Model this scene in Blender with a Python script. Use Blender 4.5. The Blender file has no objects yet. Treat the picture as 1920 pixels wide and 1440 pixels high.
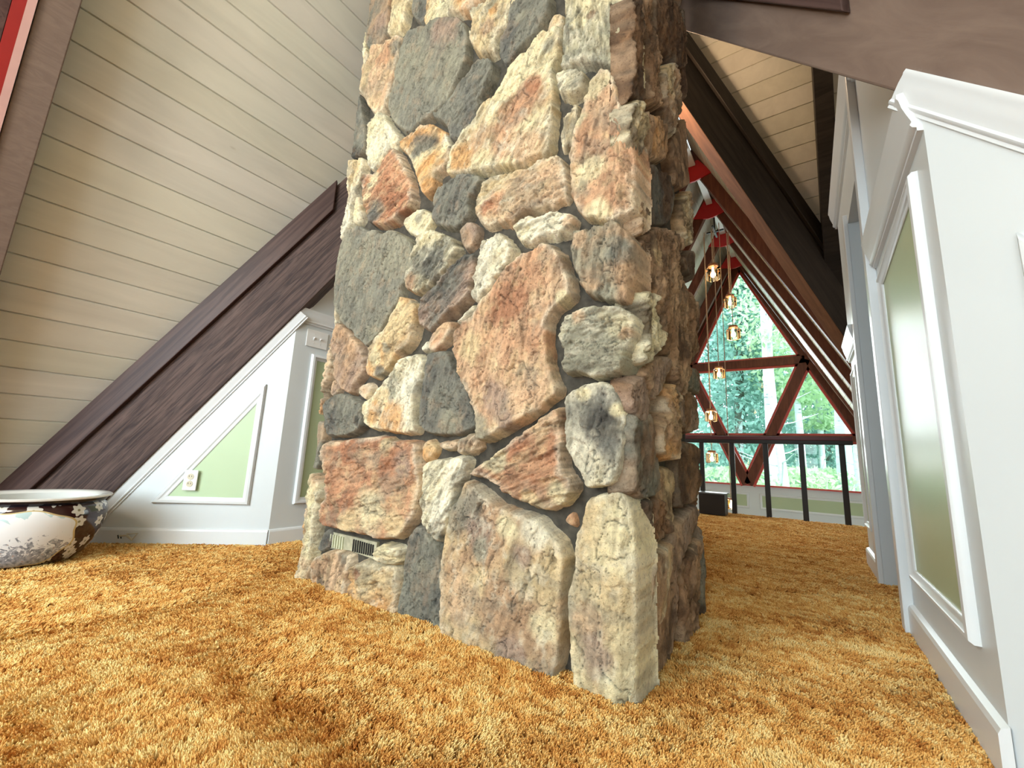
import bpy, math, random
import numpy as np
from math import sin, cos, radians, sqrt, pi
from mathutils import Vector, Matrix
random.seed(7); rng = np.random.default_rng(7)
SC = bpy.context.scene
# ------------------------------------------------------------------ camera
FPX = 780.0; PITCH = radians(9.83); ROLL = radians(2.56); YAW = radians(35.4); CAMH = 0.57
F_ = np.array([-sin(YAW)*cos(PITCH), cos(YAW)*cos(PITCH), sin(PITCH)])
R0 = np.array([cos(YAW), sin(YAW), 0.0]); U0 = np.cross(R0, F_)
R_ = R0*cos(ROLL) + U0*sin(ROLL); U_ = U0*cos(ROLL) - R0*sin(ROLL)
CAM = np.array([0, 0, CAMH])
cd = bpy.data.cameras.new('camera'); cam = bpy.data.objects.new('camera', cd); SC.collection.objects.link(cam)
cd.sensor_width = 36; cd.lens = FPX*36/1920; cd.clip_start = 0.02; cd.clip_end = 300
cam.matrix_world = Matrix(((R_[0], U_[0], -F_[0], 0), (R_[1], U_[1], -F_[1], 0), (R_[2], U_[2], -F_[2], CAMH), (0, 0, 0, 1)))
SC.camera = cam
# ------------------------------------------------------------------ world, exposure, daylight
SC.view_settings.view_transform = 'Standard'; SC.view_settings.look = 'None'
SC.cycles.max_bounces = 7; SC.cycles.use_adaptive_sampling = True; SC.cycles.adaptive_threshold = 0.02; SC.cycles.diffuse_bounces = 3; SC.cycles.glossy_bounces = 3; SC.cycles.sample_clamp_indirect = 8
SC.view_settings.exposure = 0.06; SC.view_settings.gamma = 1.0; SC.view_settings.use_curve_mapping = False
W = bpy.data.worlds.new('sky'); SC.world = W; W.use_nodes = True
bg = W.node_tree.nodes['Background']; bg.inputs[0].default_value = (0.78, 0.93, 1.0, 1); bg.inputs[1].default_value = 4.2
def area(name, loc, target, sx, sy, power, col):
    l = bpy.data.lights.new(name, 'AREA'); l.shape = 'RECTANGLE'; l.size = sx; l.size_y = sy; l.energy = power; l.color = col
    o = bpy.data.objects.new(name, l); SC.collection.objects.link(o); o.location = loc
    o.rotation_euler = (Vector(target)-Vector(loc)).to_track_quat('-Z', 'Y').to_euler(); return o
def point(name, loc, power, col, r=0.05):
    l = bpy.data.lights.new(name, 'POINT'); l.energy = power; l.color = col; l.shadow_soft_size = r
    o = bpy.data.objects.new(name, l); SC.collection.objects.link(o); o.location = loc; return o
YW = 9.5                                                            # far gable window
XC, YC, TN, HP, HV, HR = -1.14, 2.84, 1.96, 2.64, 2.245, 2.45     # ridge crossing, roof slope, half widths at floor: planks, valley beams, rafters
area('daylight_back_gable', (-1.85, -3.1, 1.9), (-3.3, 0.9, 1.0), 1.6, 2.6, 175, (0.74, 0.90, 1.0))
area('daylight_back_gable_low', (0.1, -3.3, 1.2), (-1.8, 1.2, 0.9), 1.4, 1.6, 70, (0.78, 0.92, 1.0))
area('daylight_left_gable', (-5.8, 2.84, 1.8), (-1.0, 2.6, 0.8), 2.4, 2.4, 170, (0.80, 0.92, 1.0))
area('daylight_far_gable', (-1.0, YW-0.25, 1.9), (-1.0, 3.0, 0.8), 2.4, 2.6, 90, (0.88, 0.96, 1.0))
area('daylight_right_gable', (3.6, 2.84, 2.6), (0, 2.8, 2.2), 1.6, 1.6, 15, (1.0, 0.78, 0.62))
point('warm_fill_behind_camera', (-1.75, -1.4, 2.3), 80, (1.0, 0.86, 0.70), 0.2)  # added warm fill for the ceiling, no fixture modelled
point('crossing_lamp', (XC+0.15, YC+0.1, 3.5), 42, (1.0, 0.68, 0.42), 0.12)
sun = bpy.data.lights.new('sun', 'SUN'); sun.energy = 6.0; sun.angle = 0.02; sun.color = (1, 0.97, 0.9)
so = bpy.data.objects.new('sun', sun); SC.collection.objects.link(so); so.rotation_euler = Vector((0.35, -0.6, 1.0)).to_track_quat('Z', 'Y').to_euler()
# ------------------------------------------------------------------ photo measurement helpers
def ray(x, y):
    d = F_*FPX + R_*(x-960) + U_*(720-y); return d/np.linalg.norm(d)
def onpl(x, y, n, p):
    n = np.array(n, float); d = ray(x, y); return CAM + d*(np.dot(n, np.array(p, float)-CAM)/np.dot(n, d))
def onX(x, y, X): return onpl(x, y, (1, 0, 0), (X, 0, 0))
def onY(x, y, Y): return onpl(x, y, (0, 1, 0), (0, Y, 0))
# ------------------------------------------------------------------ materials
def new_mat(name):
    m = bpy.data.materials.new(name); m.use_nodes = True; nt = m.node_tree
    return m, nt, nt.nodes['Principled BSDF']
def N(nt, t, **kw):
    n = nt.nodes.new(t)
    for k, v in kw.items(): setattr(n, k, v)
    return n
def ramp(nt, src, stops):
    r = N(nt, 'ShaderNodeValToRGB'); e = r.color_ramp.elements
    while len(e) > 1: e.remove(e[0])
    e[0].position = stops[0][0]; e[0].color = (*stops[0][1], 1)
    for p, c in stops[1:]:
        q = e.new(p); q.color = (*c, 1)
    nt.links.new(src, r.inputs[0]); return r.outputs[0]
def coords(nt, scale=(1, 1, 1), rot=(0, 0, 0)):
    tc = N(nt, 'ShaderNodeTexCoord'); mp = N(nt, 'ShaderNodeMapping'); mp.inputs['Scale'].default_value = scale; mp.inputs['Rotation'].default_value = rot
    nt.links.new(tc.outputs['Object'], mp.inputs[0]); return mp.outputs[0]
def noise(nt, vec, scale, detail=5, rough=0.55, dist=0.0):
    n = N(nt, 'ShaderNodeTexNoise'); n.inputs['Scale'].default_value = scale; n.inputs['Detail'].default_value = detail
    n.inputs['Roughness'].default_value = rough; n.inputs['Distortion'].default_value = dist
    nt.links.new(vec, n.inputs['Vector']); return n.outputs[0]
def bump(nt, b, h, strength, dist=0.01, prev=None):
    n = N(nt, 'ShaderNodeBump'); n.inputs['Strength'].default_value = strength; n.inputs['Distance'].default_value = dist
    nt.links.new(h, n.inputs['Height'])
    if prev: nt.links.new(prev, n.inputs['Normal'])
    if b: nt.links.new(n.outputs[0], b.inputs['Normal'])
    return n.outputs[0]
def simple(name, col, rough=0.5, metal=0, var=0.06, nscale=8, bs=0.0, bscale=60, spec=None):
    m, nt, b = new_mat(name); v = coords(nt)
    f = noise(nt, v, nscale)
    c0 = tuple(max(0, c*(1-var)) for c in col); c1 = tuple(min(1, c*(1+var)) for c in col)
    nt.links.new(ramp(nt, f, [(0.3, c0), (0.7, c1)]), b.inputs['Base Color'])
    b.inputs['Roughness'].default_value = rough; b.inputs['Metallic'].default_value = metal
    if spec is not None: b.inputs['Specular IOR Level'].default_value = spec
    if bs: bump(nt, b, noise(nt, v, bscale), bs, 0.003)
    return m
def wood(name, c_dark, c_light, rough=0.55, axis='x', bs=0.5, sc=14, stretch=0.06, wear=None):
    m, nt, b = new_mat(name)
    s = [sc, sc, sc]; s['xyz'.index(axis)] = sc*stretch
    v = coords(nt, tuple(s)); f = noise(nt, v, 1.2, 8, 0.6, 1.5)
    v2 = coords(nt, (1, 1, 1)); g = noise(nt, v2, 1.3, 3)
    mx = N(nt, 'ShaderNodeMix', data_type='RGBA'); mx.inputs[0].default_value = 0.22
    c = ramp(nt, f, [(0.38, c_dark), (0.64, c_light)])
    c2 = ramp(nt, g, [(0.3, c_dark), (0.7, c_light)])
    nt.links.new(c, mx.inputs[6]); nt.links.new(c2, mx.inputs[7])
    out = mx.outputs[2]
    if wear:
        k = noise(nt, coords(nt, (1, 1, 1)), 3.2, 9, 0.72)
        kk = ramp(nt, k, [(0.60, (0, 0, 0)), (0.70, (1, 1, 1))])
        m3 = N(nt, 'ShaderNodeMix', data_type='RGBA'); nt.links.new(kk, m3.inputs[0]); nt.links.new(out, m3.inputs[6]); m3.inputs[7].default_value = (*wear, 1); out = m3.outputs[2]
    nt.links.new(out, b.inputs['Base Color']); b.inputs['Roughness'].default_value = rough; b.inputs['Specular IOR Level'].default_value = 0.3
    bump(nt, b, f, bs, 0.004)
    return m
def emit(name, col, s):
    m, nt, b = new_mat(name); b.inputs['Base Color'].default_value = (*col, 1)
    b.inputs['Emission Color'].default_value = (*col, 1); b.inputs['Emission Strength'].default_value = s; return m
def glass(name, tint=(1, 1, 1), rough=0.0, mixf=0.9):
    m, nt, b = new_mat(name); nt.nodes.remove(b)
    t = N(nt, 'ShaderNodeBsdfTransparent'); t.inputs[0].default_value = (*tint, 1)
    g = N(nt, 'ShaderNodeBsdfGlossy'); g.inputs['Roughness'].default_value = rough
    fr = N(nt, 'ShaderNodeFresnel'); fr.inputs[0].default_value = 1.45
    mx = N(nt, 'ShaderNodeMixShader'); nt.links.new(fr.outputs[0], mx.inputs[0]); nt.links.new(t.outputs[0], mx.inputs[1]); nt.links.new(g.outputs[0], mx.inputs[2])
    nt.links.new(mx.outputs[0], nt.nodes['Material Output'].inputs[0]); return m
M = {}
M['paint'] = simple('white_paint', (0.69, 0.735, 0.745), 0.38, var=0.02, nscale=2)
M['trimpaint'] = simple('white_trim_paint', (0.76, 0.79, 0.80), 0.28, var=0.015, nscale=3)
M['green'] = simple('pale_green_paint', (0.50, 0.64, 0.40), 0.45, var=0.03, nscale=3)
M['olive'] = simple('sage_green_paint', (0.46, 0.55, 0.34), 0.33, var=0.03, nscale=2.5)
M['beamL'] = wood('dark_stained_beam_diagonal', (0.026, 0.014, 0.013), (0.135, 0.085, 0.070), 0.62, 'x', 1.0, 38, 0.06, wear=None)
M['strip'] = wood('brown_strip_wood', (0.040, 0.020, 0.018), (0.105, 0.062, 0.052), 0.45, 'x', 0.4, 18, 0.05)
M['beamR'] = wood('worn_brown_beam', (0.15, 0.10, 0.076), (0.205, 0.142, 0.108), 0.6, 'x', 0.4, 10, 0.2, wear=(0.36, 0.29, 0.25))
M['beamD'] = wood('near_black_beam', (0.014, 0.011, 0.008), (0.040, 0.031, 0.024), 0.5, 'x', 0.3, 14, 0.1)
M['rafter'] = wood('brown_painted_rafter', (0.145, 0.102, 0.080), (0.185, 0.134, 0.105), 0.6, 'y', 0.3, 30, 0.3)
M['redbrown'] = wood('red_brown_rafter', (0.085, 0.024, 0.012), (0.16, 0.05, 0.026), 0.5, 'z', 0.2, 12, 0.15)
M['under'] = wood('lamplit_beam_underside', (0.14, 0.062, 0.03), (0.24, 0.11, 0.052), 0.55, 'x', 0.3, 12, 0.15)  # underside brown has the orange lamplight mixed into its colour
M['orange'] = wood('orange_brown_wood', (0.34, 0.13, 0.05), (0.52, 0.22, 0.09), 0.5, 'x', 0.3, 14, 0.1)
M['red'] = simple('red_paint', (0.50, 0.012, 0.012), 0.4, var=0.08)
M['coral'] = simple('coral_red_trim', (0.62, 0.09, 0.07), 0.4, var=0.05)
M['blackmetal'] = simple('black_painted_metal', (0.012, 0.010, 0.009), 0.45, var=0.2)
M['maroon'] = simple('maroon_rail_paint', (0.09, 0.018, 0.022), 0.4, var=0.1)
M['plastic'] = simple('white_plastic', (0.80, 0.80, 0.78), 0.3, var=0.02)
M['ivory'] = simple('ivory_plastic', (0.66, 0.60, 0.44), 0.35, var=0.03)
M['bark'] = simple('grey_green_bark', (0.10, 0.12, 0.09), 0.9, var=0.3)
M['dark'] = simple('dark_slot', (0.01, 0.01, 0.01), 0.7)
M['wire'] = simple('white_wire', (0.55, 0.49, 0.36), 0.4, var=0.03)
M['glass'] = glass('window_glass', (0.93, 0.99, 1.0))
M['jar'] = glass('lantern_glass', (1.0, 0.97, 0.9), 0.02)
M['lampcap'] = wood('lantern_wood_cap', (0.30, 0.12, 0.05), (0.48, 0.22, 0.10), 0.5, 'x', 0.2)
M['bulb'] = emit('glowing_bulb', (1.0, 0.75, 0.40), 18)
M['rope'] = simple('pale_rope', (0.55, 0.40, 0.28), 0.8, var=0.2, nscale=90)
def planks_mat(name, c0, c1, knot):
    m, nt, b = new_mat(name)
    at = N(nt, 'ShaderNodeAttribute', attribute_name='tint')
    v = coords(nt, (6, 1.0, 6)); f = noise(nt, v, 1.6, 6, 0.6, 0.8)
    v2 = coords(nt, (1, 1, 1)); f2 = noise(nt, v2, 0.9, 2)
    base = ramp(nt, f, [(0.25, c0), (0.75, c1)])
    mx = N(nt, 'ShaderNodeMix', data_type='RGBA', blend_type='MULTIPLY'); mx.inputs[0].default_value = 1
    nt.links.new(base, mx.inputs[6]); nt.links.new(at.outputs['Color'], mx.inputs[7])
    vo = N(nt, 'ShaderNodeTexVoronoi'); nt.links.new(coords(nt, (3.1, 1.2, 3.1)), vo.inputs['Vector']); vo.inputs['Scale'].default_value = 1.4
    kk = ramp(nt, vo.outputs['Distance'], [(0.018, (0.8, 0.8, 0.8)), (0.05, (0, 0, 0))])
    m2 = N(nt, 'ShaderNodeMix', data_type='RGBA'); nt.links.new(kk, m2.inputs[0]); nt.links.new(mx.outputs[2], m2.inputs[6]); m2.inputs[7].default_value = (*knot, 1)
    nt.links.new(m2.outputs[2], b.inputs['Base Color']); b.inputs['Roughness'].default_value = 0.5
    bump(nt, b, f, 0.12, 0.002); return m
M['planks'] = planks_mat('whitewashed_planks', (0.63, 0.615, 0.53), (0.75, 0.73, 0.635), (0.36, 0.30, 0.22))
# ------------------------------------------------------------------ object helpers
def put(o, parent=None):
    SC.collection.objects.link(o)
    if parent: o.parent = parent
    return o
def tag(o, label=None, cat=None, group=None, kind=None):
    if label: o['label'] = label
    if cat: o['category'] = cat
    if group: o['group'] = group
    if kind: o['kind'] = kind
    return o
def empty(name, loc=(0, 0, 0), rz=0):
    o = bpy.data.objects.new(name, None); put(o); o.location = loc; o.rotation_euler = (0, 0, rz); return o
class MB:
    def __init__(s): s.v = []; s.f = []; s.smooth = False
    def add(s, v, f):
        k = len(s.v); s.v += [tuple(map(float, p)) for p in v]; s.f += [tuple(i+k for i in q) for q in f]
    def box(s, a, b):
        x0, y0, z0 = a; x1, y1, z1 = b
        s.add([(x0, y0, z0), (x1, y0, z0), (x1, y1, z0), (x0, y1, z0), (x0, y0, z1), (x1, y0, z1), (x1, y1, z1), (x0, y1, z1)],
              [(0, 3, 2, 1), (4, 5, 6, 7), (0, 1, 5, 4), (1, 2, 6, 5), (2, 3, 7, 6), (3, 0, 4, 7)])
    def prism(s, poly, off):
        poly = [np.array(p, float) for p in poly]; off = np.array(off, float); n = len(poly)
        s.add(poly + [p+off for p in poly], [tuple(range(n))[::-1], tuple(range(n, 2*n))] + [(i, (i+1) % n, n+(i+1) % n, n+i) for i in range(n)])
    def tube(s, pts, r, n=8, cap=True):
        pts = [Vector(p) for p in pts]; k = len(s.v); rings = []
        for i, p in enumerate(pts):
            t = (pts[min(i+1, len(pts)-1)]-pts[max(i-1, 0)]).normalized()
            a = t.orthogonal().normalized() if i == 0 else (a - t*a.dot(t)).normalized()
            b = t.cross(a); rr = r[i] if isinstance(r, (list, tuple)) else r
            for j in range(n):
                q = p + (a*cos(2*pi*j/n) + b*sin(2*pi*j/n))*rr; s.v.append(tuple(q))
        for i in range(len(pts)-1):
            for j in range(n): s.f.append((k+i*n+j, k+i*n+(j+1) % n, k+(i+1)*n+(j+1) % n, k+(i+1)*n+j))
        if cap: s.f.append(tuple(k+j for j in range(n))[::-1]); s.f.append(tuple(k+(len(pts)-1)*n+j for j in range(n)))
    def lathe(s, prof, n=32, c=(0, 0, 0)):
        k = len(s.v)
        for r, z in prof:
            for j in range(n): s.v.append((c[0]+r*cos(2*pi*j/n), c[1]+r*sin(2*pi*j/n), c[2]+z))
        for i in range(len(prof)-1):
            for j in range(n): s.f.append((k+i*n+j, k+i*n+(j+1) % n, k+(i+1)*n+(j+1) % n, k+(i+1)*n+j))
    def sweep(s, path, prof, nrm, closed=False):
        """prof: (inward offset, protrusion) pairs; path lies in the plane whose outward normal is nrm"""
        P = [Vector(p) for p in path]; nr = Vector(nrm).normalized(); n = len(P); k = len(s.v); m = len(prof)
        for i in range(n):
            d0 = (P[i]-P[i-1]).normalized() if (i > 0 or closed) else None
            d1 = (P[(i+1) % n]-P[i]).normalized() if (i < n-1 or closed) else None
            if d0 is None: d0 = d1
            if d1 is None: d1 = d0
            s0 = nr.cross(d0); s1 = nr.cross(d1); b = (s0+s1); b = b/(max(0.15, b.dot(s0)))
            for u, w in prof: s.v.append(tuple(P[i] + b*u + nr*w))
        segs = n if closed else n-1
        for i in range(segs):
            a = k+i*m; c = k+((i+1) % n)*m
            for j in range(m-1): s.f.append((a+j, a+j+1, c+j+1, c+j))
        if not closed:
            s.f.append(tuple(k+j for j in range(m))); s.f.append(tuple(k+(n-1)*m+j for j in range(m))[::-1])
    def build(s, name, mat, parent=None, smooth=False, bevel=0):
        me = bpy.data.meshes.new(name); me.from_pydata(s.v, [], s.f); me.materials.append(mat)
        import bmesh
        bm = bmesh.new(); bm.from_mesh(me); bmesh.ops.recalc_face_normals(bm, faces=bm.faces); bm.to_mesh(me); bm.free()
        if smooth:
            me.polygons.foreach_set('use_smooth', [True]*len(me.polygons))
            try: me.set_sharp_from_angle(angle=radians(40))
            except Exception: pass
        o = bpy.data.objects.new(name, me); put(o, parent)
        if bevel:
            md = o.modifiers.new('bevel', 'BEVEL'); md.width = bevel; md.segments = 2; md.limit_method = 'ANGLE'
        return o
def place_in(o, origin, ex, ey, ez):
    """give an object its own axes: vertices written in world space are re-expressed in that frame"""
    m = Matrix(((ex[0], ey[0], ez[0], origin[0]), (ex[1], ey[1], ez[1], origin[1]), (ex[2], ey[2], ez[2], origin[2]), (0, 0, 0, 1)))
    o.data.transform(m.inverted()); o.matrix_world = m; return o
def S(name, mb, mat, **kw):
    o = mb.build(name, mat, **kw); o['kind'] = 'structure'; return o
# ------------------------------------------------------------------ roof planks (real boards with bevelled grooves)
def roof_slope(name, a0, a1f, side, axis, mat, zmax=None):
    """boards run along axis ('y' or 'x'); side=+1/-1 slope on + or - side of ridge; a0 = far end coordinate, a1f(h) = end at plan distance h from ridge"""
    mb = MB(); cols = []; w = 0.145; L = HP*sqrt(1+TN*TN); nb = int(L/w)+1; cs = 1/sqrt(1+TN*TN); sn = TN*cs; g = 0.0045
    nx, nz = sn, cs
    for i in range(nb):
        s0, s1 = i*w, min((i+1)*w, L)
        tint = 1 + random.uniform(-0.045, 0.04); tt = (tint, tint*random.uniform(0.985, 1.01), tint*random.uniform(0.96, 1.02), 1)
        for (sa, sb, da, db) in ((s0, s0+g, g*2.2, 0), (s0+g, s1-g, 0, 0), (s1-g, s1, 0, g*2.2)):
            q = []
            for s_, d_ in ((sa, da), (sb, db)):
                h = HP - s_*cs; z = s_*sn
                hh = h + d_*nx; zz = z + d_*nz
                for e in (a0, a1f(h)):
                    pt = (XC+side*hh, e, zz) if axis == 'y' else (e, YC+side*hh, zz)
                    q.append(pt)
            mb.add([q[0], q[1], q[3], q[2]], [(0, 1, 2, 3)]); cols.append(tt)
    o = mb.build(name, mat); me = o.data
    at = me.color_attributes.new('tint', 'FLOAT_COLOR', 'CORNER')
    arr = np.ones((len(me.loops), 4), 'f')
    for p in me.polygons: arr[p.loop_start:p.loop_start+p.loop_total] = cols[p.index]
    at.data.foreach_set('color', arr.ravel()); o['kind'] = 'structure'
    return o
YB = -3.6; XL = -6.2; XR = 4.0
roof_slope('ceiling_near_left', YB, lambda h: YC-h, -1, 'y', M['planks'])
roof_slope('ceiling_near_right', YB, lambda h: YC-h, 1, 'y', M['planks'])
roof_slope('ceiling_far_left', YW+0.3, lambda h: YC+h, -1, 'y', M['planks'])
roof_slope('ceiling_far_right', YW+0.3, lambda h: YC+h, 1, 'y', M['planks'])
roof_slope('ceiling_left_wing_front', XL, lambda h: XC-h, -1, 'x', M['planks'])
roof_slope('ceiling_left_wing_back', XL, lambda h: XC-h, 1, 'x', M['planks'])
roof_slope('ceiling_right_wing_front', XR, lambda h: XC+h, -1, 'x', M['planks'])
roof_slope('ceiling_right_wing_back', XR, lambda h: XC+h, 1, 'x', M['planks'])
# outer gable walls that close the wings
for nm, y in (('wall_back', YB),):
    mb = MB(); mb.prism([(XC-HP, y, 0), (XC+HP, y, 0), (XC, y, HP*TN)], (0, -0.1, 0)); S(nm, mb, M['paint'])
for nm, x, dx in (('wall_left_wing', XL, -0.1), ('wall_right_wing', XR, 0.1)):
    mb = MB(); mb.prism([(x, YC-HP, 0), (x, YC+HP, 0), (x, YC, HP*TN)], (dx, 0, 0)); S(nm, mb, M['paint'])
# ------------------------------------------------------------------ beams
cs, sn = 1/sqrt(1+TN*TN), TN/sqrt(1+TN*TN)
def valley_beam(name, sx, sy, mat, label, w=0.055, under=None, face_in=0.07, top_strip=True, strip_mat=None, strip_end=None, z0=0.0):
    """solid beam under one roof valley, running from the floor up to the ridge crossing"""
    wd = 0.055*sqrt(2); parts = []
    ex = Vector((sx, sy, -TN)).normalized(); ez = Vector((sx, sy, 2/TN)).normalized(); ey = ez.cross(ex)
    p = Vector((sx, -sy, 0)).normalized()
    mb = MB(); h0 = 0.02
    def P(h, half, off): return Vector((XC+sx*h, YC+sy*h, (half-h)*TN)) + p*off
    poly = [P(0.0, HV, -w), P(HV+z0, HV, -w), P(HP-0.02, HP-0.02, -w), P(0.0, HP-0.02, -w)]
    poly[1] = P(HV, HV, -w)
    mb.prism(poly, p*2*w)
    o = mb.build(name, mat, bevel=0.006); place_in(o, (XC, YC, HV*TN), ex, ey, ez)
    if under:
        o.data.materials.append(under)
        for f in o.data.polygons:
            if (o.matrix_world.to_3x3() @ f.normal).z < -0.3 and abs((o.matrix_world.to_3x3() @ f.normal).dot(p)) < 0.3: f.material_index = 1
    o['kind'] = 'structure'; o['label'] = label
    return o, P, p
bl, Pl, pl = valley_beam('beam_left_front', -1, -1, M['beamL'], 'dark stained diagonal beam rising from the floor behind the flower pattern bowl')
br, Pr, pr = valley_beam('beam_right_front', 1, -1, M['beamR'], 'worn brown diagonal beam above the white crown moulding at upper right', w=0.078)
bf, Pf, pf = valley_beam('beam_right_back', 1, 1, M['beamD'], 'near black diagonal beam descending behind the right side of the stone chimney', under=M['under'])
bb, Pb, pb = valley_beam('beam_left_back', -1, 1, M['redbrown'], 'diagonal beam hidden behind the chimney')
bpy.data.objects.remove(bb)
def ledger(name, P, p, side, ha, hb, mat, parent, h_from, h_to, t=0.03, w=0.055):
    mb = MB(); off = side*w
    poly = [P(h_from, ha, off), P(h_to, ha, off), P(h_to-(hb-ha)*0.0, hb, off), P(h_from, hb, off)]
    mb.prism(poly, p*side*t); o = mb.build(name, mat, bevel=0.004)
    M_ = parent.matrix_world.copy(); o.data.transform(M_.inverted()); o.parent = parent; o.matrix_parent_inverse = Matrix(); return o
sl = 1 if Vector((1, -1, 0)).dot(pl) > 0 else -1
ledger('ledger_strip', Pl, pl, sl, HP-0.125, HP-0.012, M['strip'], bl, 1.42, 2.50)
sr = 1 if Vector((-1, -1, 0)).dot(pr) > 0 else -1
ledger('ledger_strip', Pr, pr, sr, 2.365, HP-0.012, M['strip'], br, 0.5, 1.385, w=0.078)
sf = 1 if Vector((1, -1, 0)).dot(pf) > 0 else -1
ledger('ledger_strip', Pf, pf, sf, HP-0.11, HP-0.012, M['beamD'], bf, 0.1, 2.45)
def rafter_pair(name, y0, y1, mat, half, zlo=(0.0, 0.0), label=None, sides=(-1, 1), gusset=None, cx=XC, ax='y'):
    e = empty(name); e['kind'] = 'structure'
    if label: e['label'] = label
    for s in sides:
        mb = MB(); zz = zlo[0 if s < 0 else 1]
        a = [(half-zz/TN, zz), (0, half*TN), (0, (HP-0.012)*TN), (HP-0.012-zz/TN, zz)]
        if ax == 'y': poly = [(cx+s*h, y0, z) for h, z in a]; off = (0, y1-y0, 0)
        else: poly = [(y0, YC+s*h, z) for h, z in a]; off = (y1-y0, 0, 0)
        mb.prism(poly, off); o = mb.build('rafter', mat, e, bevel=0.004)
    if gusset:
        mb = MB(); z = half*TN
        mb.prism([(cx-0.26, y0-0.02, z-0.16), (cx-0.03, y0-0.02, z-0.22), (cx+0.03, y0-0.02, z-0.22), (cx+0.26, y0-0.02, z-0.16), (cx+0.08, y0-0.02, z+0.1), (cx-0.08, y0-0.02, z+0.1)], (0, 0.025, 0))
        mb.build('gusset_plate', M['red'], e)['label'] = 'red painted gusset plate'
        mb = MB(); mb.box((cx-0.045, y0-0.9, z+0.02), (cx+0.045, y0-0.03, z+0.05)); mb.build('ridge_strip', M['trimpaint'], e)['label'] = 'white ridge strip'
    return e
rn = rafter_pair('beam_near', 0.0, 0.105, M['rafter'], HR, label='brown rafter crossing the upper left corner', sides=(-1,))
for nm, y0, y1, hf, mt, lb in (('sheen_strip', -0.026, -0.002, 2.44, simple('pinkish_sheen', (0.50, 0.30, 0.27), 0.35), 'pinkish white strip standing for reflected light'), ('red_board', -0.060, -0.026, 2.44, simple('deep_red_paint', (0.26, 0.008, 0.006), 0.45), 'red painted board')):  # pinkish strip paints the light reflecting off the red board
    mb = MB(); zz = 1.5
    a = [(hf-zz/TN, zz), (0.5, (hf-0.5)*TN), (0.5, (HR-0.5)*TN), (HR-zz/TN, zz)]
    mb.prism([(XC-h, y0, z) for h, z in a], (0, y1-y0, 0)); mb.build(nm, mt, rn)['label'] = lb
mb = MB(); mb.prism([(XC-h, -0.2, z) for h, z in [(HR, 0), (0.5, (HR-0.5)*TN), (0.5, (HP-0.512)*TN), (HP-0.012, 0)]], (0, 0.138, 0)); mb.build('rafter', M['strip'], rn)
rafter_pair('beam_near', -1.3, -1.2, M['rafter'], HR, label='brown rafter behind the upper left corner', sides=(-1,))
for i, y in enumerate((5.85, 6.95, 8.05, 9.12)):
    rafter_pair('beam_far', y, y+0.10, M['redbrown'], HR, label='red brown rafter pair over the open well', gusset=True, cx=XC+0.035*(y-5.0), zlo=(-2.4, -2.4))
e_ = empty('beam_right_wing'); e_['kind'] = 'structure'; e_['label'] = 'dark jack rafter between the planks and the white wall'
mb = MB(); mb.prism([(0.215, YC+h, z) for h, z in ((1.40, (HR-1.40)*TN), (0, HR*TN), (0, (HP-0.012)*TN), (1.40, (HP-0.012-1.40)*TN))], (0.12, 0, 0)); mb.build('rafter', M['beamD'], e_, bevel=0.004)
# ------------------------------------------------------------------ floors
FY = 5.93
mb = MB(); mb.box((-4.4, YB, -0.30), (1.8, FY+0.1, -0.022)); mb.box((XL, 0.2, -0.30), (-4.4, 5.5, -0.022)); mb.box((1.8, 0.2, -0.30), (XR, 5.5, -0.022))
S('floor', mb, simple('carpet_backing', (0.40, 0.16, 0.04), 0.95, var=0.25, nscale=40))
mb = MB(); mb.box((-5, FY+0.1, -2.75), (3, YW+0.2, -2.65)); S('floor_lower', mb, simple('lower_floor', (0.40, 0.26, 0.12), 0.8))
mb = MB(); mb.box((-4.4, FY+0.06, -2.7), (1.8, FY+0.1, -0.3)); S('trim_1', mb, M['paint'])
# ------------------------------------------------------------------ white walls with mouldings
FRAME = [(0, 0), (0, 0.012), (0.006, 0.020), (0.018, 0.022), (0.026, 0.014), (0.034, 0.012), (0.040, 0.006), (0.040, 0)]
CROWN = [(0, 0), (0, 0.042), (0.012, 0.043), (0.020, 0.039), (0.045, 0.035), (0.070, 0.028), (0.088, 0.022), (0.096, 0.020), (0.104, 0.024), (0.112, 0.020), (0.116, 0.012), (0.126, 0.012), (0.130, 0)]
BASE = [(0, 0), (0, 0.015), (0.083, 0.015), (0.092, 0.011), (0.097, 0)]
def inner(path, d, nrm):
    P = [Vector(p) for p in path]; nr = Vector(nrm).normalized(); out = []
    n = len(P)
    for i in range(n):
        d0 = (P[i]-P[i-1]).normalized(); d1 = (P[(i+1) % n]-P[i]).normalized(); s0 = nr.cross(d0); s1 = nr.cross(d1)
        b = s0+s1; b = b/(max(0.1, b.dot(s0))); out.append(P[i]+b*d)
    return out
def panel(path, nrm, mat, wall, lbl):
    """moulded frame (path runs so that nrm x direction points inward) with a painted field"""
    mb = MB(); mb.sweep(path, FRAME, nrm, True); f = mb.build('panel_moulding', M['trimpaint'], wall, smooth=True)
    mb = MB(); q = inner(path, 0.03, nrm); k = Vector(nrm).normalized()*0.003
    mb.add([tuple(p+k) for p in q], [tuple(range(len(q)))]); g = mb.build('panel_field', mat, wall); g['label'] = lbl
s2 = 1/sqrt(2)
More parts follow.
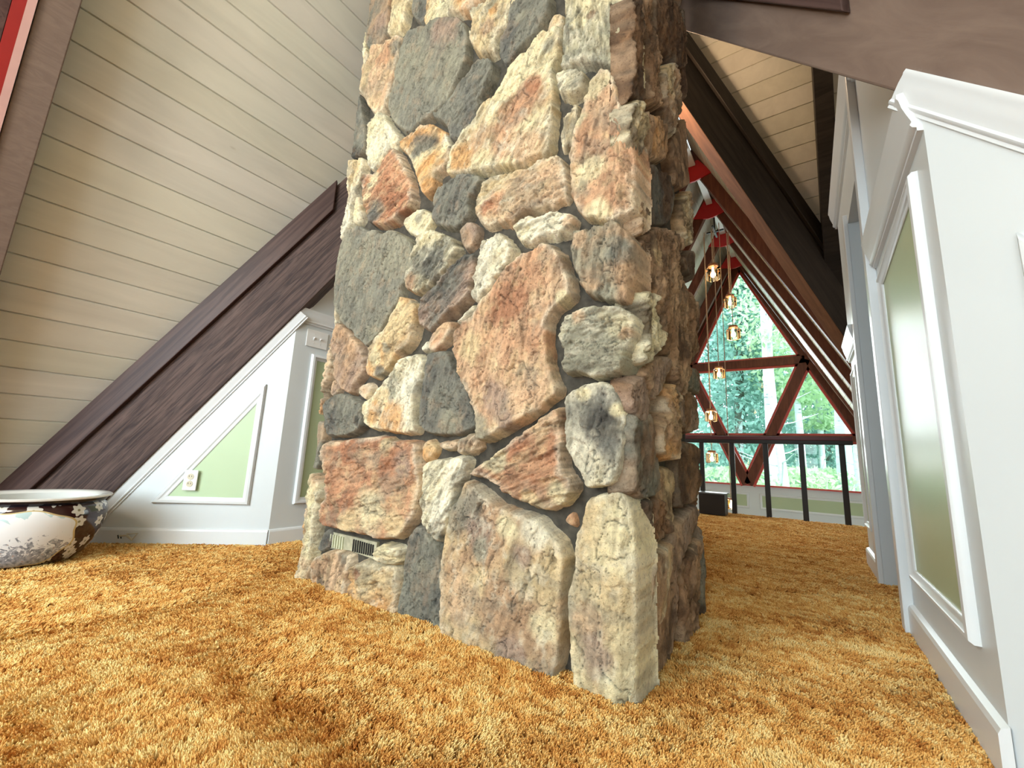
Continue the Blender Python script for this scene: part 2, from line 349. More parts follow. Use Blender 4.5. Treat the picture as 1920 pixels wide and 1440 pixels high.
# left diagonal wall, under the left beam
LC = Vector((-2.655, 1.303, 0)); LD = Vector((-s2, -s2, 0)); LN = Vector((s2, -s2, 0)); UP = Vector((0, 0, 1))
def lw(u, z): return LC + LD*u + UP*z
slope = TN*s2      # fall of the valley line per unit of diagonal length
ZL = 1.445; ul = ZL/slope
mb = MB(); mb.prism([lw(0, -0.02), lw(ul, -0.02), lw(0, ZL+0.08)], -LN*0.1); wl = S('wall_left_diagonal', mb, M['paint'])
mb = MB(); mb.sweep([lw(0, ZL), lw(ul+0.0, 0.0)], [(u*0.62, w*0.7) for u, w in CROWN], LN); wlc = mb.build('crown_moulding', M['trimpaint'], wl, smooth=True)
mb = MB(); mb.sweep([lw(ul-0.04, -0.02), lw(0, -0.02)], [(u+0.0, w) for u, w in BASE], LN); b_ = S('baseboard_left_diagonal', mb, M['trimpaint'])
panel([lw(0.125, 0.235-0.02), lw(0.125, 0.945), lw(0.640, 0.215)], LN, M['green'], wl, 'pale green triangular field')
# left side wall
mb = MB(); mb.box((-2.755, 1.303, -0.02), (-2.655, 3.6, 2.4)); wl2 = S('wall_left', mb, M['paint'])
LX = Vector((1, 0, 0))
def l2(y, z): return Vector((-2.655, y, z))
mb = MB(); mb.sweep([l2(3.6, 1.465), l2(1.303, 1.465)], [(u*0.75, w*0.75) for u, w in CROWN], LX); mb.build('crown_moulding', M['trimpaint'], wl2, smooth=True)
mb = MB(); mb.sweep([l2(1.303, -0.02), l2(3.6, -0.02)], BASE, LX); S('baseboard_left', mb, M['trimpaint'])
panel([l2(1.425, 0.215), l2(2.2, 0.215), l2(2.2, 1.18), l2(1.425, 1.18)], LX, M['olive'], wl2, 'sage green field')
# right side wall (x = .29) with doorway
XA = 0.29; RN = Vector((-1, 0, 0))
def ra(y, z): return Vector((XA, y, z))
y0, y1, yd0, yd1, yE = 1.325, 2.24, 2.30, 3.06, 3.67
mb = MB()
mb.prism([ra(y0, -0.02), ra(yd0, -0.02), ra(yd0, 2.5), ra(1.62, 2.5), ra(1.36, 2.1), ra(1.36, 1.6), ra(y0, 1.56)], (0.10, 0, 0))
mb.box((XA, yd1, -0.02), (XA+0.10, yE, 2.5)); mb.box((XA, yd0, 2.06), (XA+0.10, yd1, 2.5))
wr = S('wall_right', mb, M['paint'])
mb = MB(); mb.sweep([ra(y0, 1.545), ra(y1-0.02, 1.545)], [(u*0.95, w) for u, w in CROWN], RN); mb.build('crown_moulding', M['trimpaint'], wr, smooth=True)
mb = MB(); mb.sweep([ra(2.2, 2.5), ra(yE+0.05, 2.5)], [(u*1.1, w*1.1) for u, w in CROWN], RN); mb.build('upper_crown_moulding', M['trimpaint'], wr, smooth=True)
mb = MB(); mb.sweep([ra(yd1+0.09, 1.45), ra(yE+0.03, 1.45)], CROWN, RN); mb.build('crown_moulding', M['trimpaint'], wr, smooth=True)
mb = MB(); mb.sweep([ra(y1, -0.02), ra(y0-0.01, -0.02)], [(u*1.15, w*1.2) for u, w in BASE], RN); S('baseboard_right', mb, M['trimpaint'])
mb = MB(); mb.sweep([ra(yE, -0.02), ra(yd1+0.08, -0.02)], [(u*1.15, w*1.2) for u, w in BASE], RN); S('baseboard_right_far', mb, M['trimpaint'])
panel([ra(2.12, 0.20), ra(1.43, 0.20), ra(1.43, 1.375), ra(2.12, 1.335)], RN, M['olive'], wr, 'sage green tall field')
panel([ra(3.56, 0.23), ra(3.24, 0.23), ra(3.24, 1.22), ra(3.56, 1.22)], RN, M['olive'], wr, 'sage green narrow field')
mb = MB(); mb.box((XA-0.032, y1, -0.02), (XA+0.001, yd0+0.004, 2.43)); S('trim_2', mb, M['trimpaint'], bevel=0.004)
mb = MB(); mb.box((XA-0.022, yd1-0.004, -0.02), (XA+0.001, yd1+0.075, 2.12)); S('trim_3', mb, M['trimpaint'], bevel=0.004)
mb = MB(); mb.box((XA+0.1, yd1, -0.02), (1.5, yd1+0.1, 2.3)); mb.box((XA+0.1, yd0-0.1, -0.02), (1.5, yd0, 2.3)); mb.box((1.4, yd0, -0.02), (1.5, yd1, 2.3)); mb.box((XA+0.1, yd0-0.1, 2.06), (1.5, yd1+0.1, 2.16))
S('wall_closet', mb, M['paint'])
# right diagonal wall under the right beam
RC = Vector((XA, y0, 0)); RD = Vector((s2, -s2, 0)); RNN = Vector((-s2, -s2, 0)); SR = TN*s2
def rw(u, z): return RC + RD*u + UP*z
ZR = 1.595; ur = ZR/SR
mb = MB(); mb.prism([rw(0, -0.02), rw(ur, -0.02), rw(0, ZR+0.08)], -RNN*0.1); wr2 = S('wall_right_diagonal', mb, M['paint'])
mb = MB(); mb.sweep([rw(ur, 0.0), rw(-0.0, ZR)], [(u*0.66, w*0.7) for u, w in CROWN], RNN); mb.build('crown_moulding', M['trimpaint'], wr2, smooth=True)
mb = MB(); mb.sweep([rw(0, -0.02), rw(ur, -0.02)][::-1], [(u*1.15, w*1.2) for u, w in BASE], RNN)
mb2 = MB(); mb2.sweep([rw(0, -0.02), rw(ur-0.05, -0.02)], [(-u*1.15, w*1.2) for u, w in BASE], RNN); S('baseboard_right_diagonal', mb2, M['trimpaint'])
panel([rw(0.135, 1.065), rw(0.135, 0.20), rw(0.76, 0.20)], RNN, M['green'], wr2, 'pale green triangular field')
# ------------------------------------------------------------------ stone chimney
LAT = np.random.default_rng(3).random((32, 32, 32))
def vnoise(x, y, z):
    xi, yi, zi = np.floor(x).astype(int), np.floor(y).astype(int), np.floor(z).astype(int)
    fx, fy, fz = x-xi, y-yi, z-zi; fx, fy, fz = [t*t*(3-2*t) for t in (fx, fy, fz)]
    g = lambda a, b, c: LAT[(xi+a) & 31, (yi+b) & 31, (zi+c) & 31]
    l = lambda a, b, t: a+(b-a)*t
    return l(l(l(g(0,0,0), g(1,0,0), fx), l(g(0,1,0), g(1,1,0), fx), fy), l(l(g(0,0,1), g(1,0,1), fx), l(g(0,1,1), g(1,1,1), fx), fy), fz)
def fbm(x, y, z, o=4, g=0.5):
    a, s, t = 1.0, 0.0, 0.0
    for i in range(o): s = s+a*vnoise(x*2**i+i*7.3, y*2**i+i*3.1, z+i*5.7); t += a; a *= g
    return s/t
def sstep(a, b, x): t = np.clip((x-a)/(b-a), 0, 1); return t*t*(3-2*t)
def sdf(px, py, P):
    d = np.full(px.shape, 1e9); ins = np.zeros(px.shape, bool); n = len(P)
    for i in range(n):
        ax, ay = P[i]; bx, by = P[(i+1) % n]; ex, ey = bx-ax, by-ay
        t = np.clip(((px-ax)*ex+(py-ay)*ey)/(ex*ex+ey*ey+1e-12), 0, 1)
        d = np.minimum(d, np.hypot(px-ax-t*ex, py-ay-t*ey))
        c = ((ay > py) != (by > py)); xx = ax+(py-ay)*ex/(ey if abs(ey) > 1e-9 else 1e-9); ins ^= c & (px < xx)
    return np.where(ins, d, -d)
WARM = ('cr', 'bu', 'pk', 'pl', 'og', 'wh', 'rb')
def lin(c): c = np.array(c, float)/255; return np.where(c <= 0.04045, c/12.92, ((c+0.055)/1.055)**2.4)
C = {k: lin(v) for k, v in dict(cr=(232, 218, 176), bu=(216, 192, 148), pk=(202, 156, 120), pl=(216, 182, 146), og=(216, 164, 106), gy=(150, 146, 126), gg=(132, 130, 116),
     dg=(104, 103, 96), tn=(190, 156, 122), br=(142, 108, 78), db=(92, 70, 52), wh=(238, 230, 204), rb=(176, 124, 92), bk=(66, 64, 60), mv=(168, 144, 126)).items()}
YF, XS = 1.105, -0.378      # outer stone surfaces of front and right faces
MF, MS = 1.150, -0.423      # mortar surfaces behind them
m, nt, b = new_mat('field_stone'); at = N(nt, 'ShaderNodeAttribute', attribute_name='Col'); v = coords(nt)
f1 = noise(nt, v, 55, 8, 0.7); f2 = noise(nt, v, 16, 6, 0.65, 0.6); f3 = noise(nt, v, 240, 3, 0.6)
r1 = ramp(nt, f1, [(0.30, (0.58, 0.55, 0.52)), (0.48, (0.96, 0.96, 0.96)), (0.72, (1.18, 1.16, 1.10))])
mx = N(nt, 'ShaderNodeMix', data_type='RGBA', blend_type='MULTIPLY'); mx.inputs[0].default_value = 0.85; mx.clamp_result = False
nt.links.new(at.outputs['Color'], mx.inputs[6]); nt.links.new(r1, mx.inputs[7])
sp = ramp(nt, noise(nt, v, 120, 4, 0.7), [(0.33, (0.35, 0.29, 0.24)), (0.42, (1, 1, 1))])
mx2 = N(nt, 'ShaderNodeMix', data_type='RGBA', blend_type='MULTIPLY'); mx2.inputs[0].default_value = 0.7
nt.links.new(mx.outputs[2], mx2.inputs[6]); nt.links.new(sp, mx2.inputs[7])
nt.links.new(mx2.outputs[2], b.inputs['Base Color']); b.inputs['Roughness'].default_value = 0.85
n1 = bump(nt, None, f2, 0.7, 0.014); n2 = bump(nt, None, f1, 1.0, 0.008, n1); bump(nt, b, f3, 0.5, 0.0015, n2)
M['stone'] = m
M['mortar'] = simple('grey_mortar', (0.060, 0.052, 0.039), 0.95, var=0.5, nscale=26, bs=0.9, bscale=90)
chim = empty('stone_chimney', (-1.13, 1.5, 0)); tag(chim, 'square chimney of large irregular cream pink and grey field stones standing on the orange carpet', 'chimney')
def child(o, par):
    SC.collection.objects.link(o) if o.name not in SC.collection.objects else None
    o.parent = par; o.matrix_parent_inverse = Matrix.Translation(-par.location)
mb = MB(); mb.box((-1.85, MF+0.012, -0.1), (MS-0.012, 1.90, 4.1)); core = mb.build('core', M['mortar']); child(core, chim); core['label'] = 'mortar core'
def grid_obj(name, uu, vv, hh, plane, keep, col=None, mat=None):
    nu, nv = uu.shape
    if plane == 'F': X, Y, Z = uu, MF-hh, vv
    elif plane == 'S': X, Y, Z = MS+hh, uu, vv
    elif plane == 'L': X, Y, Z = -1.855-hh, uu, vv
    V = np.stack([X, Y, Z], -1).reshape(-1, 3)
    idx = np.arange(nu*nv).reshape(nu, nv)
    a, b_, c, d = idx[:-1, :-1], idx[1:, :-1], idx[1:, 1:], idx[:-1, 1:]
    kq = keep[:-1, :-1] | keep[1:, :-1] | keep[1:, 1:] | keep[:-1, 1:]
    Q = np.stack([a, b_, c, d] if plane != 'L' else [a, d, c, b_], -1)[kq]
    used = np.unique(Q); mp = np.full(nu*nv, -1); mp[used] = np.arange(len(used)); Q = mp[Q]; V = V[used]
    me = bpy.data.meshes.new(name); me.vertices.add(len(V)); me.vertices.foreach_set('co', V.astype('f').ravel())
    me.loops.add(Q.size); me.loops.foreach_set('vertex_index', Q.astype('i').ravel()); me.polygons.add(len(Q))
    me.polygons.foreach_set('loop_start', np.arange(0, Q.size, 4, dtype='i')); me.polygons.foreach_set('loop_total', np.full(len(Q), 4, 'i'))
    me.polygons.foreach_set('use_smooth', np.ones(len(Q), bool))
    me.update(calc_edges=True)
    if col is not None:
        at = me.color_attributes.new('Col', 'FLOAT_COLOR', 'POINT'); cc = np.ones((len(V), 4), 'f'); cc[:, :3] = col.reshape(-1, 3)[used]; at.data.foreach_set('color', cc.ravel())
    me.materials.append(mat or M['stone']); o = bpy.data.objects.new(name, me); child(o, chim); return o
# mortar faces
for pl_, u0, u1 in (('F', -1.86, MS+0.004), ('S', MF-0.004, 1.905)):
    uu, vv = np.meshgrid(np.arange(u0, u1+0.006, 0.012), np.arange(-0.05, 3.7, 0.012), indexing='ij')
    hh = 0.010*(fbm(uu*9, vv*9, uu*0+3, 4)-0.5) + 0.004*(fbm(uu*40, vv*40, uu*0+9, 2)-0.5)
    grid_obj('mortar_face', uu, vv, hh, pl_, np.ones(uu.shape, bool), mat=M['mortar'])['label'] = 'dark grey mortar joints'
TILES = {'A': (600, 0, 4.8), 'B': (900, 0, 4.571), 'C': (600, 280, 5.333), 'D': (860, 280, 4.174), 'E': (580, 540, 5.333), 'F': (860, 540, 4.174), 'G': (550, 780, 4.683), 'H': (860, 840, 4.0), 'P': (0, 0, 1)}
SCOUNT = [0]
def stone(face, tile, pts, T, style, ang, c1, c2, patches=(), corner=0, label=None, mixf=0.5):
    ox, oy, sc = TILES[tile]; px = [(ox+x/sc, oy+y/sc) for x, y in pts]
    if face == 'F': P3 = [onY(x, y, YF+0.012) for x, y in px]; P = np.array([(p[0], p[2]) for p in P3])
    else: P3 = [onX(x, y, XS-0.012) for x, y in px]; P = np.array([(p[1], p[2]) for p in P3])
    P[:, 1] = np.where(P[:, 1] < 0.045, -0.06, P[:, 1])
    if face == 'F': P[:, 0] = np.clip(P[:, 0], -1.915, -0.374)
    else: P[:, 0] = np.clip(P[:, 0], 1.10, 1.945)
    Q = []
    for i in range(len(P)):
        a, b2 = P[i], P[(i+1) % len(P)]; Q += [a*0.82+b2*0.18, a*0.18+b2*0.82]
    P = np.array(Q); SCOUNT[0] += 1; sd = SCOUNT[0]*3.77
    g = 0.0034 if face == 'F' else 0.0045
    lo, hi = P.min(0)-0.02, P.max(0)+0.02
    lo[1] = max(lo[1], -0.06)
    uu, vv = np.meshgrid(np.arange(lo[0], hi[0]+g, g), np.arange(lo[1], hi[1]+g, g), indexing='ij')
    zz = np.zeros_like(uu)+sd
    rag = {'s': 0.006, 'r': 0.010, 'k': 0.011, 'c': 0.008}[style[0]]
    d = sdf(uu, vv, P) + rag*(fbm(uu*38, vv*38, zz, 4, 0.62)-0.5)*2 + 0.0045
    size = sqrt((hi[0]-lo[0])*(hi[1]-lo[1])); w = min(0.017, size*0.16)
    prof = sstep(-0.006, w*0.62, d)**0.5
    dome = np.clip(d/max(1e-3, d.max()), 0, 1)
    h = -0.02 + (T+0.02)*prof + 0.003*np.sqrt(dome)*prof
    ca, sa = cos(radians(ang)), sin(radians(ang)); al = uu*ca+vv*sa; ac = -uu*sa+vv*ca     # along / across the bedding
    big = fbm(uu*7, vv*7, zz+1, 4); h += prof*0.017*(big-0.5)
    q = None
    if style[0] == 'r':
        q = fbm(al*12, ac*60, zz+2, 4, 0.6); h += prof*0.030*(q-0.5); q2 = fbm(al*30, ac*160, zz+5, 2); h += prof*0.010*(q2-0.5)
    elif style[0] == 'k':
        q = fbm(al*45, ac*60, zz+2, 4, 0.6); h += prof*0.030*(q-0.5)
    elif style[0] == 'c':
        q = fbm(al*9, ac*26, zz+2, 4, 0.55); h += prof*0.022*(q-0.5)
    else: q = fbm(al*10, ac*20, zz+2, 5, 0.55); h += prof*0.014*(q-0.5)
    k = fbm(al*7, ac*13, zz+11, 3)*7; fr = k-np.floor(k); led = np.floor(k)+sstep(0.0, 0.10, fr)     # broken ledges
    h += prof*(0.0070 if style[0] != 's' else 0.0042)*(led-3.5); h += prof*0.0065*(fbm(uu*70, vv*70, zz+71, 3, 0.65)-0.5)*(0.6 if style[0] == 's' else 1.3)
    cr = np.abs(fbm(al*6, ac*11, zz+21, 4)-0.5); crack = 1-sstep(0, 0.008, cr); cr2 = np.abs(fbm(al*15, ac*46, zz+27, 4, 0.6)-0.5); crack2 = (1-sstep(0, 0.016, cr2))*sstep(0.38, 0.52, fbm(uu*8, vv*8, zz+29, 2)); h -= prof*0.009*crack*sstep(0.004, 0.02, d)+prof*0.006*crack2*sstep(0.004, 0.02, d)
    if corner:
        e = (-0.374-uu) if face == 'F' else (uu-1.10)
        if corner > 0: h -= np.clip(corner-e, 0, 1)*0.85
        h = np.where(d < 0.002, np.minimum(h, -0.09*sstep(0.006, -0.004, d)), h) if corner > 0 else h
    if face == 'F' and lo[0] < -1.86: h = np.where((d < 0.003) & (uu < -1.85), -0.10*sstep(0.004, -0.006, d), h)
    # stone colour, with shade painted along the cracks
    a1 = sstep(0.34, 0.68, fbm(al*6, ac*9, zz+31, 4)+(mixf-0.5)*0.5)[..., None]
    col = C[c1]*(1-a1)+C[c2]*a1
    rim = (sstep(0.035, 0.006, d)*sstep(0.38, 0.60, fbm(uu*14, vv*14, zz+41, 3)))[..., None]*(0.55 if c1 in ('cr', 'bu', 'pk', 'pl', 'og', 'wh', 'rb') else 0.12); col = col*(1-rim)+C['wh']*rim
    for (x, y, r, cc) in patches:
        x, y = ox+x/sc, oy+y/sc; r = r/sc
        q0 = onY(x, y, YF) if face == 'F' else onX(x, y, XS); q1 = onY(x, y-8, YF) if face == 'F' else onX(x, y-8, XS)
        rw_ = r*np.linalg.norm(q1-q0)/8; cu = q0[0] if face == 'F' else q0[1]
        dist = np.hypot(uu-cu, vv-q0[2]) + rw_*0.9*(fbm(uu*16, vv*16, zz+51+x, 4)-0.5)*1.6
        a = sstep(rw_*1.35, rw_*0.55, dist)[..., None]*0.85; col = col*(1-a)+C[cc]*a
    mo = sstep(0.50, 0.72, fbm(al*24, ac*34, zz+81, 4, 0.6))[..., None]*(0.40 if c1 in WARM else 0.22); col = col*(1-mo)+(C['wh'] if c1 in ('cr', 'wh', 'bu') else C['bu'] if c1 in WARM else C['tn'])*mo
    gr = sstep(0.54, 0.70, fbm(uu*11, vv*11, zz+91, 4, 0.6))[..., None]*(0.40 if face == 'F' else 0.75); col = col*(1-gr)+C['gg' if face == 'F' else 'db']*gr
    col = col*(1+({'r': 0.62, 'c': 0.42, 'k': 0.40, 's': 0.30}[style[0]])*(sstep(0.30, 0.62, fbm(al*16, ac*70, zz+2.5, 4, 0.65))-0.72))[..., None]
    col = col*(0.80+0.40*fbm(uu*30, vv*30, zz+61, 4, 0.6))[..., None]*(1-0.55*np.maximum(crack, crack2*0.8)*sstep(0.004, 0.02, d))[..., None]  # crevice shade darkens the colour along the carved cracks
    o = grid_obj('stone', uu, vv, h, face, d > -0.007, col)
    if label: o['label'] = label
    return o
def F(*a, **k): return stone('F', *a, **k)
def Sd(*a, **k): return stone('S', *a, **k)
T1, T2 = 0.045, 0.034
# --- front face, read from the photograph tile by tile
F('A', [(355,-60),(428,-60),(430,0),(408,180),(375,190),(358,110)], T2, 's', 80, 'bu', 'tn')
F('A', [(440,-60),(665,-60),(640,130),(625,250),(590,345),(490,475),(432,430),(405,330),(412,180)], T1, 's', 80, 'gg', 'tn', [(560,200,80,'mv')])
F('A', [(680,-60),(815,-60),(810,30),(785,120),(750,230),(660,325),(622,325),(645,150)], T1, 'c', 80, 'cr', 'bu')
F('A', [(830,-60),(965,-60),(950,110),(930,185),(885,190),(805,105)], 0.02, 's', 80, 'gg', 'dg')
F('A', [(990,-60),(1500,-60),(1480,10),(1360,105),(1160,145),(1010,232),(938,225),(958,110)], T1, 'c', 20, 'cr', 'og', [(1380,10,120,'pl')])
F('A', [(1380,120),(1490,20),(1620,-60),(1830,-60),(1820,10),(1705,120),(1680,250),(1600,330),(1565,490),(1415,488),(1355,350),(1378,250)], T1, 'k', 60, 'cr', 'bu', [(1520,260,60,'tn'),(1560,100,40,'og')])
F('A', [(380,195),(428,430),(462,490),(440,560),(425,650),(365,720),(335,860),(290,915),(252,870),(250,600),(280,430),(320,340)], T1, 'c', 80, 'cr', 'pl', [(300,600,50,'rb'),(300,820,45,'br')], label='cream stone with a rusty rim on the left corner')
F('A', [(790,270),(990,232),(1100,172),(1240,168),(1310,205),(1330,330),(1322,430),(1328,560),(1250,720),(1200,820),(1100,980),(1000,1060),(830,1180),(760,1190),(640,1060),(612,950),(690,760),(690,650),(740,450),(765,330)], T1, 's', 70, 'gy', 'gg', [(1100,300,160,'mv'),(900,620,160,'gy')], label='large smooth grey stone')
F('A', [(550,425),(640,385),(740,325),(748,370),(700,560),(655,740),(600,985),(505,1045),(432,930),(365,820),(362,750),(420,620),(480,520),(500,450)], T1, 'c', 75, 'pl', 'bu', [(600,500,90,'pk'),(690,430,50,'gg')])
F('P', [(656,187),(671,185),(681,200),(685,240),(687,271),(681,290),(647,310),(636,300),(636,260),(643,220)], T1, 's', 80, 'gg', 'dg', [(660,295,22,'bk')])
F('P', [(713,210),(723,217),(733,235),(753,256),(753,268),(744,281),(729,288),(717,316),(703,319),(694,316),(691,290),(693,250),(692,235),(701,222)], T1, 'k', 70, 'cr', 'wh')
F('A', [(1440,525),(1565,562),(1578,620),(1530,760),(1440,900),(1400,1010),(1370,1085),(1290,1225),(1203,1285),(1172,1180),(1135,1110),(1015,1052),(1110,932),(1200,882),(1280,762),(1380,595)], T1, 'c', 55, 'gg', 'dg', label='slanting grey stone beside the large pink one')
F('P', [(757,267),(804,232),(832,244),(843,265),(847,284),(841,314),(820,325),(818,345),(814,358),(798,369),(790,344),(781,308),(766,290),(753,278)], T1, 'c', 40, 'og', 'cr', [(795,270,22,'dg'),(812,262,12,'bk'),(835,255,10,'wh')], label='orange and cream stone with dark streaks')
F('B', [(300,-60),(600,-60),(608,90),(560,190),(500,285),(440,335),(380,400),(300,515),(222,565),(172,500),(172,350),(250,250),(262,110)], T1, 's', 60, 'gg', 'dg', [(350,130,60,'gy')])
F('B', [(575,285),(600,195),(650,125),(708,115),(712,190),(640,245)], T2, 's', 60, 'og', 'bu')
F('P', [(1021,74),(1052,52),(1056,74),(1050,105),(1041,122),(1037,136),(1039,157),(1039,188),(1041,206),(1037,230),(1034,272),(1031,286),(1005,298),(980,308),(932,315),(917,321),(862,326),(846,334),(843,318),(849,286),(869,258),(893,219),(928,179),(967,122)], 0.050, 'c', 55, 'cr', 'bu',
  [(985,195,36,'rb'),(960,225,32,'pk'),(1000,160,20,'rb'),(940,270,32,'pk'),(985,280,34,'pl'),(870,290,26,'og'),(900,262,24,'tn'),(1030,90,14,'gy')], label='very large stone with a pink heart and cream edges')
F('B', [(742,-60),(1245,-60),(1262,200),(1282,450),(1272,540),(1100,555),(850,545),(722,612),(708,590),(722,340),(745,200)], 0.052, 'r', 88, 'cr', 'gy', [(1150,100,90,'gy'),(860,200,60,'cr'),(950,130,30,'br')], corner=0.035, label='tall ribbed cream stone at the top of the corner')
F('B', [(678,650),(800,612),(900,640),(918,680),(900,738),(850,815),(780,845),(702,815),(682,750)], T1, 'r', 10, 'wh', 'cr')
F('B', [(802,930),(838,893),(848,1050),(820,1215),(760,1265),(684,1262),(684,1190),(702,1030),(742,970)], T2, 'r', 80, 'cr', 'bu')
F('P', [(1110,151),(1128,134),(1147,137),(1159,162),(1171,210),(1184,250),(1192,290),(1196,310),(1194,345),(1190,385),(1184,395),(1162,409),(1135,418),(1114,413),(1091,404),(1079,383),(1074,359),(1074,316),(1078,280),(1080,262),(1089,230),(1097,200),(1102,181)], 0.052, 'c', 85, 'pl', 'pk', [(1105,320,30,'cr'),(1120,160,22,'cr'),(1120,400,26,'cr'),(1090,230,14,'cr')], corner=0.04, label='tall pink stone on the front corner')
F('D', [(892,720),(902,652),(1100,612),(1220,572),(1262,600),(1362,680),(1378,800),(1360,970),(1340,1185),(1300,1195),(1210,1176),(1170,1188),(1100,1166),(1012,1155),(962,1050),(912,930),(884,800)], 0.05, 'r', 85, 'tn', 'gy', [(1130,800,130,'gy'),(1250,800,100,'gg'),(960,720,70,'pl'),(1080,1080,60,'pl')], corner=0.04, label='grey and tan stone on the front corner')
F('D', [(232,232),(330,184),(500,164),(620,84),(730,68),(818,84),(848,160),(856,368),(828,396),(700,436),(600,476),(520,506),(480,556),(420,586),(330,576),(250,606),(182,586),(150,510),(168,400),(192,300)], T1, 'k', 15, 'bu', 'pl', [(280,420,90,'pk'),(230,460,60,'rb')], label='sloping buff slab with a pink left end')
F('D', [(442,622),(520,545),(640,525),(750,494),(870,514),(915,560),(896,618),(840,656),(740,676),(650,696),(560,726),(492,726),(472,690)], T1, 'r', 14, 'wh', 'cr', [(850,570,50,'pl')])
F('D', [(192,740),(320,664),(388,702),(446,780),(418,878),(360,956),(240,1086),(142,1196),(114,1170),(132,980),(172,860)], T1, 'k', 60, 'cr', 'wh')
F('P', [(981,483),(1013,461),(1037,459),(1055,480),(1063,503),(1075,529),(1075,556),(1063,569),(1047,579),(1033,598),(1028,617),(1031,648),(1034,684),(1038,708),(1048,728),(1045,740),(1004,776),(956,803),(907,829),(902,815),(890,770),(878,732),(863,688),(857,650),(856,625),(874,601),(892,593),(905,574),(917,561),(935,533),(958,507)], 0.054, 'c', 80, 'pk', 'pl',
  [(1000,510,45,'pk'),(965,560,45,'rb'),(890,650,28,'bu'),(930,745,38,'mv'),(905,800,26,'gy'),(1000,700,38,'pl'),(1060,560,12,'cr'),(955,790,20,'mv')], label='very large pink stone in the middle of the front')
F('C', [(440,95),(456,130),(438,230),(398,330),(378,420),(328,560),(306,740),(240,915),(200,925),(162,880),(160,660),(180,400),(190,255),(320,135)], T1, 'r', 75, 'wh', 'bu', [(250,250,60,'tn')])
F('C', [(392,455),(428,600),(408,736),(342,746),(347,620)], T2, 's', 80, 'cr', 'bu')
F('C', [(442,282),(600,224),(642,112),(760,5),(808,62),(868,182),(916,320),(940,480),(926,580),(820,676),(740,736),(650,766),(522,756),(482,640),(452,480),(434,340)], T1, 'r', 25, 'rb', 'pk', [(540,340,90,'cr'),(500,480,60,'cr'),(570,600,110,'gg'),(520,690,80,'dg')], label='stone half ribbed orange brown and half cream and grey')
F('C', [(1152,402),(1270,344),(1400,275),(1480,264),(1650,294),(1615,400),(1526,500),(1506,660),(1400,784),(1270,784),(1152,746),(1134,640)], T1, 'c', 65, 'gg', 'dg')
F('C', [(824,700),(950,604),(1050,594),(1108,642),(1106,750),(1000,864),(940,864),(850,796)], T2, 's', 40, 'cr', 'gy', [(960,690,50,'gy')])
F('C', [(1402,800),(1490,716),(1578,772),(1568,900),(1500,974),(1444,994),(1404,900)], T2, 's', 80, 'mv', 'tn')
F('P', [(657,433),(675,423),(694,436),(711,433),(720,442),(742,435),(764,446),(775,458),(773,482),(766,505),(760,527),(753,543),(748,569),(738,586),(718,620),(696,648),(687,650),(665,624),(647,609),(635,583),(632,551),(635,520),(639,490),(644,458)], 0.05, 's', 75, 'gy', 'gg', [(740,480,34,'gy')], label='very large smooth grey stone at left')
F('P', [(625,460),(641,456),(639,490),(631,540),(631,583),(625,608),(622,634),(614,637),(617,600),(619,537)], T2, 's', 85, 'wh', 'bu', [(618,520,10,'gg')])
F('P', [(787,447),(805,430),(823,436),(854,449),(861,471),(849,496),(834,516),(810,535),(787,552),(768,545),(764,520),(770,492),(778,471)], T1, 'r', 50, 'cr', 'gg', [(795,490,34,'gg'),(815,500,28,'dg'),(775,535,16,'pk')], label='cream stone with a grey streaked middle')
F('P', [(863,485),(886,476),(891,486),(889,520),(886,545),(886,552),(860,582),(845,593),(822,605),(805,622),(793,614),(785,587),(791,564),(806,550),(825,531),(846,507)], T1, 'r', 40, 'dg', 'mv', label='dark grey ribbed stone')
F('E', [(1450,330),(1540,250),(1618,145),(1630,190),(1560,280),(1480,328)], 0.02, 's', 45, 'wh', 'cr')
F('E', [(282,335),(400,433),(500,560),(556,700),(546,850),(468,958),(430,1064),(362,1036),(302,960),(252,860),(252,760),(224,600),(224,540),(252,400)], T1, 'c', 60, 'tn', 'mv', [(450,520,60,'pl')])
F('E', [(890,185),(930,94),(988,104),(1038,152),(1086,220),(1076,380),(1036,520),(978,600),(860,698),(760,828),(652,906),(602,870),(584,760),(604,620),(690,502),(782,422),(812,302)], T1, 'c', 50, 'og', 'bu', [(650,700,90,'cr'),(760,600,50,'gy'),(690,830,60,'dg'),(900,700,60,'mv')], label='orange stone with a cream lower end')
F('E', [(1192,560),(1270,434),(1380,334),(1446,342),(1436,420),(1380,526),(1240,636),(1202,618)], T1, 's', 45, 'pk', 'pl')
F('E', [(1100,590),(1170,520),(1180,600),(1120,630)], 0.02, 's', 40, 'wh', 'cr')
F('E', [(162,570),(208,592),(222,700),(206,860),(168,1020),(148,1200),(138,1278),(100,1258),(72,1160),(82,950),(112,750),(132,620)], T1, 'k', 85, 'pk', 'og')
F('E', [(240,905),(298,960),(288,1030),(240,1088),(217,1040)], T2, 's', 80, 'pl', 'mv')
F('E', [(482,1010),(560,944),(628,982),(600,1060),(570,1116),(532,1088)], T2, 's', 60, 'pl', 'bu')
F('P', [(750,680),(779,665),(795,670),(791,699),(783,718),(781,756),(782,789),(784,800),(780,811),(755,814),(725,807),(699,804),(688,796),(684,774),(686,755),(701,740),(722,713),(737,700)], T1, 'c', 75, 'cr', 'wh', [(735,720,26,'gy'),(715,755,22,'bu'),(740,790,36,'og'),(700,775,22,'og')], label='cream and orange stone beside the dark grey one')
F('P', [(611,755),(642,738),(655,740),(669,752),(684,757),(682,797),(679,802),(657,817),(644,816),(613,819),(614,793)], T1, 'c', 80, 'dg', 'gg', [(670,790,8,'bk')])
